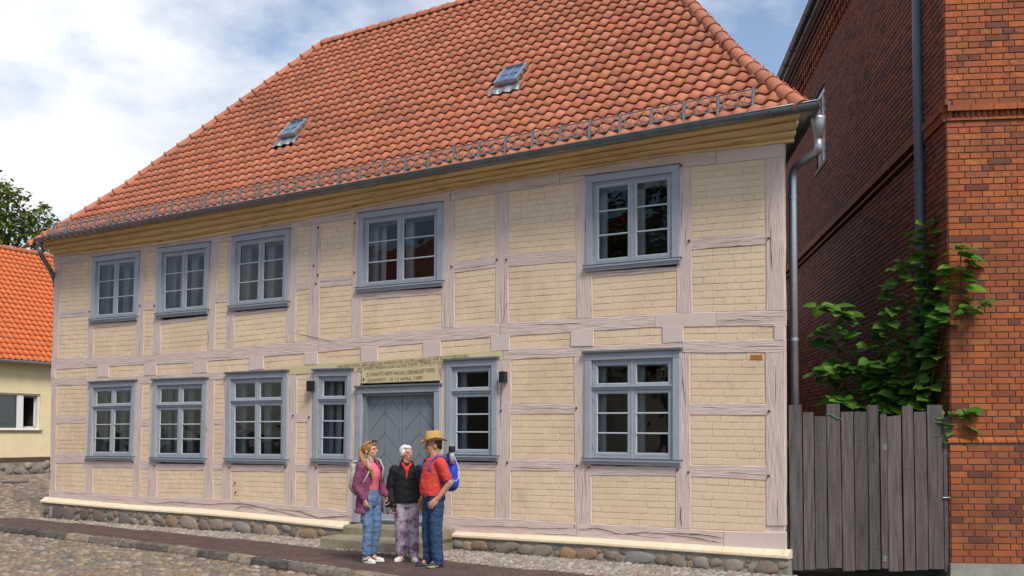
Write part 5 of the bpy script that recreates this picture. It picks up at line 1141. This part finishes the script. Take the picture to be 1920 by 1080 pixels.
def limb(mb, pts, rs):
    for (a, b, r1, r2) in zip(pts, pts[1:], rs, rs[1:]): mb.cap(a, r1, b, r2)
    return mb
def hand(mb, w, hd, hn, side, curl=0.5, spread=0.0):
    hd, hn = Vector(hd).normalized(), Vector(hn); hn = (hn - hd * hn.dot(hd)).normalized(); sd = hd.cross(hn) * side; w = Vector(w)
    for k in range(4):
        q = (k - 1.5); kn = w + hd * (0.085 - 0.004 * abs(q - .3)) + sd * -q * 0.0195; mb.cap(w + sd * -q * 0.012, 0.017, kn, 0.0125)
        L = (0.068, 0.078, 0.072, 0.056)[k]; d1 = (hd * math.cos(curl) + hn * math.sin(curl) - sd * q * spread).normalized(); d2 = (hd * math.cos(curl * 2.1) + hn * math.sin(curl * 2.1) - sd * q * spread).normalized()
        p1 = kn + d1 * L * 0.55; mb.cap(kn, 0.0105, p1, 0.0092); mb.cap(p1, 0.0092, p1 + d2 * L * 0.5, 0.0075)
    t0 = w + hd * 0.022 + sd * 0.022; t1 = t0 + (hd * 0.7 + sd * 0.62 + hn * 0.25).normalized() * 0.043; mb.cap(t0, 0.0155, t1, 0.011); mb.cap(t1, 0.011, t1 + (hd * 0.9 + sd * 0.2 + hn * 0.35).normalized() * 0.034, 0.0085)
def head_frame(yaw, nod, piv=V(0, 0.01, 1.47)): 
    M = Matrix.Translation(piv) @ Matrix.Rotation(yaw, 4, 'Z') @ Matrix.Rotation(nod, 4, 'X') @ Matrix.Translation(-piv); return lambda mb: MBX(mb, M)
def MBX(mb, M): mb.v = [tuple(M @ Vector(p)) for p in mb.v]; return mb
def head_shape(fem):
    h = MB(); h.ell((0, 0.012, 1.615), (0.076, 0.096, 0.098)); h.ell((0, -0.030, 1.555), (0.060, 0.066, 0.075)); h.ell((0, -0.052, 1.508), (0.036 if fem else 0.043, 0.036, 0.030))
    h.cap((0, -0.096, 1.592), 0.010, (0, -0.116, 1.562), 0.0155); h.ell((0, -0.088, 1.527), (0.026, 0.013, 0.012)); h.ell((0, -0.078, 1.612), (0.055, 0.018, 0.014))
    for s in (-1, 1): h.ell((s * 0.078, 0.018, 1.572), (0.010, 0.021, 0.031)); h.ell((s * 0.036, -0.068, 1.562), (0.024, 0.022, 0.022))
    return h
def face_parts(root, hf, skin_lip, brow, eyew=True):
    for s in (-1, 1):
        b = hf(MB().ell((s * 0.031, -0.0865, 1.589), (0.0125, 0.006, 0.0062), 10, 6)); b.build('eye', M_eye, root, True)
        b = hf(MB().cap((s * 0.017, -0.094, 1.611), 0.0045, (s * 0.046, -0.086, 1.612), 0.0035, 6)); b.build('eyebrow', brow, root, True)
    hf(MB().ell((0, -0.0985, 1.526), (0.023, 0.006, 0.0065), 10, 6)).build('mouth', skin_lip, root, True)
M_eye = mat('eye_dark', (0.03, 0.022, 0.02), 0.25, 0.02); M_lip = mat('lips', (0.38, 0.11, 0.10), 0.5, 0.05)
SK = lambda n, c: mat(n, c, 0.5, 0.07, 12, spec=0.35)
M_sk1, M_sk2, M_sk3 = SK('skin_fair', (0.58, 0.32, 0.22)), SK('skin_pink', (0.56, 0.29, 0.21)), SK('skin_tan', (0.48, 0.24, 0.155))
M_jean1 = mat('light_denim', (0.10, 0.175, 0.30), 0.85, 0.28, 9, 0.4, 120, dirt=(0.19, 0.28, 0.40), dirt_scale=5, dirt_lo=0.5, dirt_hi=0.75)
M_jean2 = mat('dark_denim', (0.028, 0.062, 0.14), 0.85, 0.25, 9, 0.4, 120, dirt=(0.055, 0.11, 0.21), dirt_scale=5, dirt_lo=0.5, dirt_hi=0.8)
M_plum = mat('plum_cloth', (0.19, 0.05, 0.105), 0.75, 0.12, 8, 0.2, 60); M_pinkt = mat('pink_knit', (0.75, 0.16, 0.22), 0.85, 0.06, 20, 0.5, 150)
M_blackc = mat('black_cloth', (0.010, 0.010, 0.013), 0.75, 0.2, 8, 0.2, 60); M_redc = mat('red_cloth', (0.62, 0.035, 0.03), 0.8, 0.06, 10, 0.2, 120); M_polo = mat('red_polo', (0.60, 0.058, 0.045), 0.85, 0.08, 8, 0.3, 140)
M_pat = mat('floral_trousers', (0.2, 0.1, 0.15), 0.8, 0.1, 7, cols=[(0.055, 0.022, 0.045), (0.075, 0.03, 0.06), (0.15, 0.075, 0.125), (0.42, 0.36, 0.42), (0.10, 0.045, 0.08), (0.50, 0.46, 0.50)])
M_blond = mat('blond_hair', (0.36, 0.19, 0.07), 0.55, 0.35, 6, 0.8, 14, (9, 9, 0.8)); M_whiteh = mat('white_hair', (0.72, 0.71, 0.69), 0.6, 0.15, 14, 0.8, 40, (3, 3, 1)); M_brownh = mat('brown_hair', (0.05, 0.03, 0.02), 0.6, 0.2, 14, 0.6, 60)
M_shoe_w = mat('white_shoe', (0.70, 0.69, 0.66), 0.55, 0.05, 8); M_shoe_d = mat('navy_shoe', (0.035, 0.04, 0.085), 0.7, 0.2, 12); M_sole_y = mat('yellow_sole', (0.05, 0.05, 0.08), 0.6, 0.1, 5, dirt=(0.50, 0.55, 0.05), dirt_scale=6, dirt_lo=0.52, dirt_hi=0.56); M_sole_w = mat('cream_sole', (0.72, 0.66, 0.58), 0.6)
M_straw = mat('straw', (0.55, 0.36, 0.11), 0.8, 0.25, 30, 0.7, 90, (1, 1, 4))
def shoes(root, feet, m_up, m_sole, accents=None, low=False):
    for (x, y, rz) in feet:
        M = Matrix.Translation((x, y, 0)) @ Matrix.Rotation(rz, 4, 'Z'); b = MB()
        for (yy, z, rx, ry, rzz) in ((0.045, 0.045, 0.036, 0.042, 0.040), (-0.01, 0.050, 0.037, 0.06, 0.040), (-0.08, 0.040, 0.043, 0.065, 0.030), (-0.13, 0.036, 0.040, 0.05, 0.024)): b.ell((0, yy, z), (rx, ry, rzz))
        if not low: b.cap((0, 0.04, 0.05), 0.036, (0, 0.035, 0.085), 0.038)
        sh = fuse(MBX(b, M), 'shoe', m_up, root, 0.006, 2)
        ol = []
        for j in range(20):
            a = 2 * math.pi * j / 20; yy = -0.045 + 0.14 * math.sin(a); w = 0.046 + 0.006 * math.sin(a + math.pi); ol.append((w * math.cos(a), yy))
        b = MB().loft([[(px_ * s_, py_ * s_, z) for px_, py_ in ol] for s_, z in ((0.95, 0.002), (1.0, 0.008), (1.0, 0.026), (0.96, 0.030))]); MBX(b, M).build('sole', m_sole, sh, True)
        if accents:
            for s in (-1, 1): b = MB().cap((s * 0.043, 0.03, 0.035), 0.006, (s * 0.040, -0.07, 0.058), 0.008, 6); b.cap((s * .02, -.06, .073), .005, (-s * .02, -.05, .078), .005, 6); MBX(b, M).build('shoe_stripe', accents, sh, True)
def person(px, py, rot, height, label):
    P = G(px, py, 0.002); o = empty('person', (P.x, P.y, 0.002), R_(rot)); o.scale = (height / 1.72,) * 3; return tag(o, label, 'person', 'three people talking by the door')

# --- young woman in the plum jacket, turned to the right of the picture
W1 = person(694, 1054, 52, 1.64, 'woman with long blond ponytail in open plum jacket, pink top and blue jeans')
hf = head_frame(R_(14), R_(-4)); b = hf(head_shape(True)); b.cap((0, 0.012, 1.38), 0.056, (0, 0.0, 1.52), 0.050)
oval(b, [(0.90, 0, 0, .15, .10), (1.05, 0, 0, .115, .085), (1.2, 0, 0, .13, .095), (1.32, 0, 0, .15, .09), (1.40, 0, .01, .10, .06)])
LA = [(0.175, 0.01, 1.36), (0.215, 0.03, 1.10), (0.20, -0.13, 0.92)]; RA = [(-0.175, 0.01, 1.36), (-0.235, 0.045, 1.09), (-0.20, -0.09, 0.89)]
for A in (LA, RA): limb(b, A, [0.045, 0.036, 0.026])
LGL = [(0.085, 0.0, 0.90), (0.085, -0.035, 0.49), (0.075, 0.03, 0.09)]; LGR = [(-0.085, 0.0, 0.90), (-0.10, -0.06, 0.49), (-0.10, -0.03, 0.09)]
for A in (LGL, LGR): limb(b, A, [0.08, 0.052, 0.034]); b.cap(A[2], 0.034, (A[2][0], A[2][1] - 0.08, 0.04), 0.03)
hand(b, LA[2], (0.0, -0.45, -0.9), (-1, 0, 0.1), 1, 0.7); hand(b, RA[2], (0.05, -0.35, -0.9), (1, 0, 0.1), -1, 0.75)
fuse(b, 'body', M_sk1, W1, 0.0055, 2); face_parts(W1, hf, M_lip, M_brownh)
b = MB(); [limb(b, A, [0.098, 0.074, 0.066]) for A in (LGL[:2] + [(0.075, 0.028, 0.135)], LGR[:2] + [(-0.10, -0.028, 0.135)])]; oval(b, [(0.80, 0, 0.01, .13, .10), (0.88, 0, 0.015, .168, .122), (0.97, 0, 0.005, .148, .105), (1.06, 0, 0, .128, .094)]); fuse(b, 'jeans', M_jean1, W1, 0.008, 2, 0.010, 12)
b = MB(); oval(b, [(1.03, 0, 0, .132, .098), (1.12, 0, -.005, .13, .10), (1.22, 0, -.015, .142, .115), (1.30, 0, -.01, .15, .112), (1.38, 0, .005, .12, .075), (1.41, 0, .01, .085, .06)]); fuse(b, 'pink_top', M_pinkt, W1, 0.008, 3)
b = MB(); coat(b, [(0.70, 0, .02, .235, .175, 52), (0.85, 0, .02, .215, .165, 46), (1.02, 0, .02, .185, .145, 38), (1.18, 0, .01, .185, .145, 32), (1.30, 0, .01, .19, .14, 30), (1.38, 0, .012, .165, .115, 30), (1.43, 0, .015, .11, .085, 36), (1.47, 0, .03, .095, .085, 48)])
for A in (LA, RA): limb(b, A[:2] + [tuple(Vector(A[2]) + Vector((0, .012, .035)))], [0.072, 0.062, 0.05])
b.cap((-.09, .09, 1.42), .035, (.09, .09, 1.42), .035); b.cap((-.12, 0.02, 1.42), .03, (-.09, .09, 1.43), .035); b.cap((.12, .02, 1.42), .03, (.09, .09, 1.43), .035); fuse(b, 'jacket', M_plum, W1, 0.008, 2, 0.011, 10, 3)
b = hf(MB().ell((0, 0.032, 1.630), (0.090, 0.100, 0.098)).ell((0, -0.03, 1.680), (0.070, 0.066, 0.040)).ell((-.07, -.01, 1.63), (.02, .05, .06)).ell((.07, -.01, 1.63), (.02, .05, .06)).ell((0, 0.10, 1.62), (0.05, 0.045, 0.06)))
limb(b, [(0, .125, 1.66), (-.04, .155, 1.60), (-.09, .10, 1.50), (-.135, -.02, 1.42), (-.12, -.13, 1.32), (-.095, -.155, 1.18)], [.032, .038, .04, .036, .032, .012]); fuse(b, 'hair', M_blond, W1, 0.007, 2, 0.004, 20)
b = hf(MB().tube([(-.082, .03, 1.66), (-.075, -.05, 1.695), (-.03, -.085, 1.70), (0, -.088, 1.70), (.03, -.085, 1.70), (.075, -.05, 1.695), (.082, .03, 1.66)], 0.006, 6).ell((-.036, -.075, 1.712), (.028, .012, .02)).ell((.036, -.075, 1.712), (.028, .012, .02))); b.build('sunglasses', M_black, W1, True)
shoes(W1, [(0.085, 0.02, R_(10)), (-0.10, -0.04, R_(-6))], M_shoe_w, M_sole_w, mat('dark_stripe', (0.06, 0.02, 0.05), .6))
def carried(name, person_root, label, cat): o = empty(name, person_root.location, person_root.rotation_euler.z); o.scale = person_root.scale; return tag(o, label, cat)
bp1 = carried('backpack', W1, 'pale grey-beige backpack on the back of the blond woman', 'backpack'); b = MB()
for (x, y, z, rx, ry, rz) in ((0, .26, 1.20, .135, .085, .20), (0, .26, 1.08, .14, .095, .15), (0, .27, 1.33, .125, .075, .10)): b.ell((x, y, z), (rx, ry, rz))
M_bag1 = mat('beige_canvas', (0.46, 0.42, 0.37), .85, .12, 7, .3, 60); fuse(b, 'bag', M_bag1, bp1, .009, 3, .004, 8); b = MB().ell((0, .335, 1.08), (.105, .045, .10)); fuse(b, 'pocket', mat('grey_canvas', (0.36, .33, .30), .85, .1, 7), bp1, .009, 2)
for s in (-1, 1): MB().tube([(s * .09, .20, 1.36), (s * .115, .09, 1.47), (s * .12, -.06, 1.455), (s * .125, -.13, 1.34), (s * .17, -.06, 1.16), (s * .15, .18, 1.02)], .014, 8).build('strap', M_bag1, bp1, True)
MB().ell((0, .25, 1.425), (.10, .06, .02)).build('lid', mat('lid_canvas', (0.50, .52, .50), .8), bp1, True)
cm = carried('camera', W1, 'small black camera held in the hand of the blond woman', 'camera'); q = Vector(LA[2]) + V(0.0, -.05, -.10); b = MB().box(q.x - .03, q.x + .035, q.y - .065, q.y + .055, q.z - .045, q.z + .035); b.build('camera_body', M_black, cm); MB().tube([q + V(0, -.06, -.01), q + V(0, -.12, -.02)], .032, 14).build('lens', M_black, cm, True); MB().tube([q + V(0, .04, .03), q + V(.02, .07, -.06), q + V(.01, .05, -.15), q + V(0, .02, -.12)], .006, 6).build('wrist_strap', M_black, cm, True)

# --- white-haired lady facing us, head turned towards the man
W2 = person(762, 1052, 6, 1.585, 'white-haired woman with glasses in black jacket, red collar and patterned purple trousers')
hf = head_frame(R_(34), R_(-9)); b = hf(head_shape(True)); b.cap((0, 0.015, 1.38), 0.058, (0, 0.0, 1.52), 0.052)
oval(b, [(0.90, 0, 0, .16, .11), (1.05, 0, 0, .14, .10), (1.2, 0, 0, .15, .10), (1.32, 0, 0, .155, .095), (1.40, 0, .01, .10, .06)])
LA = [(0.185, 0.01, 1.35), (0.255, 0.03, 1.08), (0.245, -0.03, 0.83)]; RA = [(-0.185, 0.01, 1.35), (-0.25, 0.03, 1.08), (-0.225, -0.04, 0.82)]
for A in (LA, RA): limb(b, A, [0.045, 0.036, 0.026])
LGL = [(0.09, 0.0, 0.90), (0.10, -0.02, 0.49), (0.105, -0.01, 0.09)]; LGR = [(-0.09, 0.0, 0.90), (-0.085, -0.02, 0.49), (-0.075, 0.03, 0.09)]
for A in (LGL, LGR): limb(b, A, [0.08, 0.052, 0.034]); b.cap(A[2], 0.034, (A[2][0], A[2][1] - 0.08, 0.04), 0.03)
hand(b, LA[2], (-0.02, -0.15, -1), (-1, -.2, 0), 1, 0.55); hand(b, RA[2], (0.02, -0.15, -1), (1, -.2, 0), -1, 0.8)
fuse(b, 'body', M_sk2, W2, 0.0055, 2); face_parts(W2, hf, M_lip, mat('grey_brow', (.35, .32, .30), .8))
b = MB(); [limb(b, A, [0.104, 0.088, 0.082]) for A in (LGL[:2] + [(0.105, -.01, 0.10)], LGR[:2] + [(-0.075, .03, 0.10)])]; oval(b, [(0.80, 0, 0.0, .14, .11), (0.90, 0, 0.01, .18, .13), (1.0, 0, 0.005, .16, .115)]); fuse(b, 'trousers', M_pat, W2, 0.008, 3, 0.006, 10)
b = MB(); oval(b, [(0.865, 0, 0.005, .198, .148), (0.90, 0, 0.005, .205, .152), (1.05, 0, 0, .195, .145), (1.2, 0, 0, .192, .14), (1.31, 0, .005, .192, .13), (1.38, 0, .012, .15, .10), (1.44, 0, .02, .088, .075), (1.465, 0, .025, .08, .07)])
for A in (LA, RA): limb(b, A[:2] + [tuple(Vector(A[2]) + V(0, .0, .04))], [0.074, 0.062, 0.05])
b.cap((-.085, .0, 1.45), .022, (-.045, -.085, 1.385), .018); b.cap((.085, .0, 1.45), .022, (.045, -.085, 1.385), .018); b.cap((-.07, .06, 1.47), .022, (.07, .06, 1.47), .022); fuse(b, 'jacket', M_blackc, W2, 0.008, 2, 0.009, 9, 5)
b = MB(); b.cap((-.052, -.05, 1.425), .022, (0, -.125, 1.33), .016); b.cap((.052, -.05, 1.425), .022, (0, -.125, 1.33), .016); b.cap((0, -.11, 1.36), .026, (0, -.137, 1.235), .010); b.cap((-.06, .03, 1.45), .024, (-.055, -.05, 1.43), .024); b.cap((.06, .03, 1.45), .024, (.055, -.05, 1.43), .024); b.ell((0, -.07, 1.375), (.05, .05, .035)); fuse(b, 'red_collar', M_redc, W2, 0.006, 2)
for s in (-1, 1): MB().cap((s * .045, -.148, 1.235), .006, (s * .135, -.125, 1.238), .006, 6).build('pocket_flap', M_blackc, W2, True)
b = hf(MB().ell((0, 0.030, 1.634), (0.089, 0.102, 0.098)).ell((0, -0.040, 1.676), (0.066, 0.052, 0.036)).ell((-.072, .0, 1.60), (.018, .045, .05)).ell((.072, .0, 1.60), (.018, .045, .05)).ell((0, .09, 1.575), (.065, .04, .06))); fuse(b, 'hair', M_whiteh, W2, 0.007, 2, 0.005, 26)
b = MB()
for s in (-1, 1):
    b.tube([(s * .033 + .022 * math.cos(a * math.pi / 6), -.103, 1.588 + .017 * math.sin(a * math.pi / 6)) for a in range(13)], .0028, 5, False); b.tube([(s * .055, -.10, 1.592), (s * .078, -.04, 1.592), (s * .08, .02, 1.585)], .0028, 5)
b.tube([(-.011, -.104, 1.59), (.011, -.104, 1.59)], .0028, 5); hf(b).build('eyeglasses', mat('glasses_metal', (.25, .2, .18), .35, metal=.6), W2, True)
shoes(W2, [(0.11, -0.03, R_(12)), (-0.08, 0.015, R_(-28))], M_shoe_w, M_sole_w, None, True)
MB().tube([(.10, .06, 1.43), (.105, -.04, 1.425), (.115, -.12, 1.33), (.15, -.10, 1.20)], .010, 6).build('bag_strap', M_blackc, W2, True)

# --- man with the straw hat, seen from his left side
MN = person(812, 1062, -66, 1.72, 'man in straw hat, red polo shirt and blue jeans with hand on hip')
hf = head_frame(R_(-8), R_(4)); b = hf(head_shape(False)); b.cap((0, 0.02, 1.38), 0.064, (0, 0.0, 1.52), 0.058)
oval(b, [(0.90, 0, 0, .165, .12), (1.05, 0, -.02, .16, .13), (1.2, 0, -.01, .17, .125), (1.32, 0, 0, .18, .11), (1.41, 0, .01, .11, .07)])
LA = [(0.205, 0.02, 1.36), (0.275, 0.13, 1.10), (0.215, -0.015, 0.90)]; RA = [(-0.205, 0.02, 1.36), (-0.26, 0.04, 1.09), (-0.25, -0.08, 0.86)]
for A in (LA, RA): limb(b, A, [0.055, 0.046, 0.031])
LGL = [(0.095, 0.01, 0.90), (0.10, 0.0, 0.49), (0.10, 0.03, 0.09)]; LGR = [(-0.095, 0.0, 0.90), (-0.10, -0.04, 0.49), (-0.10, -0.02, 0.09)]
for A in (LGL, LGR): limb(b, A, [0.088, 0.058, 0.038]); b.cap(A[2], 0.036, (A[2][0], A[2][1] - 0.08, 0.04), 0.03)
hand(b, LA[2], (0.0, -0.75, -0.65), (-1, 0, 0.0), 1, 0.12, 0.16); hand(b, RA[2], (0, -0.2, -1), (1, 0, 0), -1, 0.5)
fuse(b, 'body', M_sk3, MN, 0.0055, 2); face_parts(MN, hf, M_lip, M_brownh)
b = MB(); [limb(b, A, [0.108, 0.082, 0.078]) for A in (LGL[:2] + [(0.10, .03, 0.085)], LGR[:2] + [(-0.10, -.02, 0.085)])]; oval(b, [(0.80, 0, 0.01, .15, .12), (0.90, 0, 0.02, .185, .14), (1.0, 0, 0.0, .172, .135)]); fuse(b, 'jeans', M_jean2, MN, 0.008, 2, 0.011, 12)
b = MB(); oval(b, [(0.925, 0, -.012, .19, .155), (0.97, 0, -.018, .188, .158), (1.06, 0, -.022, .188, .160), (1.18, 0, -.012, .192, .150), (1.30, 0, .005, .20, .135), (1.38, 0, .015, .165, .10), (1.44, 0, .02, .085, .072)])
for A in (LA, RA): e_ = Vector(A[0]).lerp(Vector(A[1]), 0.72); limb(b, [A[0], tuple(e_)], [0.078, 0.070])
b.cap((-.07, .06, 1.455), .02, (.07, .06, 1.455), .02); b.cap((-.072, .05, 1.455), .02, (-.03, -.075, 1.40), .018); b.cap((.072, .05, 1.455), .02, (.03, -.075, 1.40), .018); fuse(b, 'polo_shirt', M_polo, MN, 0.008, 2, 0.009, 9, 7)
b = hf(MB().ell((0, 0.045, 1.622), (0.083, 0.086, 0.085)).ell((0, .10, 1.57), (.055, .025, .05))); fuse(b, 'hair', M_brownh, MN, 0.008, 2)
rings = []; nn_ = 32          # cowboy-shaped straw hat
for rr, z in ((0.168, 0.0), (0.170, 0.006), (0.14, -0.004), (0.105, 0.0), (0.099, 0.012), (0.095, 0.07), (0.088, 0.11), (0.07, 0.128), (0.03, 0.118), (0.004, 0.112)):
    rings.append([(rr * math.cos(2 * math.pi * j / nn_) * 0.93, rr * math.sin(2 * math.pi * j / nn_) * 1.12 + 0.012, 1.655 + z + (max(0, rr - 0.1) / 0.087) * (0.045 * abs(math.cos(2 * math.pi * j / nn_)) ** 2.5 - 0.028 * abs(math.sin(2 * math.pi * j / nn_)) ** 2)) for j in range(nn_)])
b = MB().loft(rings); b.loft([[(x, y, z - 0.006) for x, y, z in rings[k]] for k in (0, 2, 3)], True, False); hat = hf(b).build('straw_hat', M_straw, MN, True)
b = MB().loft([[(rr * math.cos(2 * math.pi * j / 28) * 0.93, rr * math.sin(2 * math.pi * j / 28) * 1.12 + 0.012, z) for j in range(28)] for rr, z in ((0.1015, 1.664), (0.1005, 1.682))]); hf(b).build('hat_band', mat('leather_band', (0.28, 0.10, 0.03), .6), hat, True)
shoes(MN, [(0.105, 0.03, R_(18)), (-0.11, -0.02, R_(-4))], M_shoe_d, M_sole_y)
bp2 = carried('backpack', MN, 'bright blue backpack with pale piping on the back of the man in red', 'backpack'); M_bb = mat('blue_nylon', (0.012, 0.06, 0.50), .5, .12, 6, .2, 40); b = MB()
for (x, y, z, rx, ry, rz) in ((0, .24, 1.22, .14, .09, .20), (0, .25, 1.10, .15, .105, .13), (0, .22, 1.36, .11, .06, .10)): b.ell((x, y, z), (rx, ry, rz))
fuse(b, 'bag', M_bb, bp2, .009, 3, .005, 8); M_pip = mat('pale_piping', (.45, .55, .75), .6)
MB().tube([(.05, .27, 1.45), (.115, .285, 1.36), (.115, .325, 1.26), (.145, .30, 1.17), (.148, .27, 1.12), (.148, .20, 1.115), (.13, .16, 1.12)], .006, 6).build('piping', M_pip, bp2, True)
for s in (-1, 1): MB().tube([(s * .09, .18, 1.38), (s * .12, .09, 1.445), (s * .125, .0, 1.452), (s * .135, -.085, 1.38), (s * .15, -.11, 1.30), (s * .175, -.04, 1.17), (s * .16, .15, 1.06)], .013, 8).build('strap', mat('blue_webbing', (.05, .10, .42), .7), bp2, True)
MB().tube([(-.05, .21, 1.45), (-.02, .22, 1.49), (.02, .22, 1.49), (.05, .21, 1.45)], .009, 6).build('handle', M_black, bp2, True)
bt = carried('water_bottle', MN, 'clear water bottle with black cap in the blue backpack', 'bottle'); MB().tube([(.11, .22, 1.34), (.11, .22, 1.50)], .034, 14).build('bottle_body', mat('clear_plastic', (.33, .32, .30), .2, .05, 5, spec=.5), bt, True); MB().tube([(.11, .22, 1.50), (.11, .22, 1.505), (.11, .22, 1.572), (.11, .22, 1.577)], [.040, .043, .043, .039], 16).build('cap', M_black, bt, True)
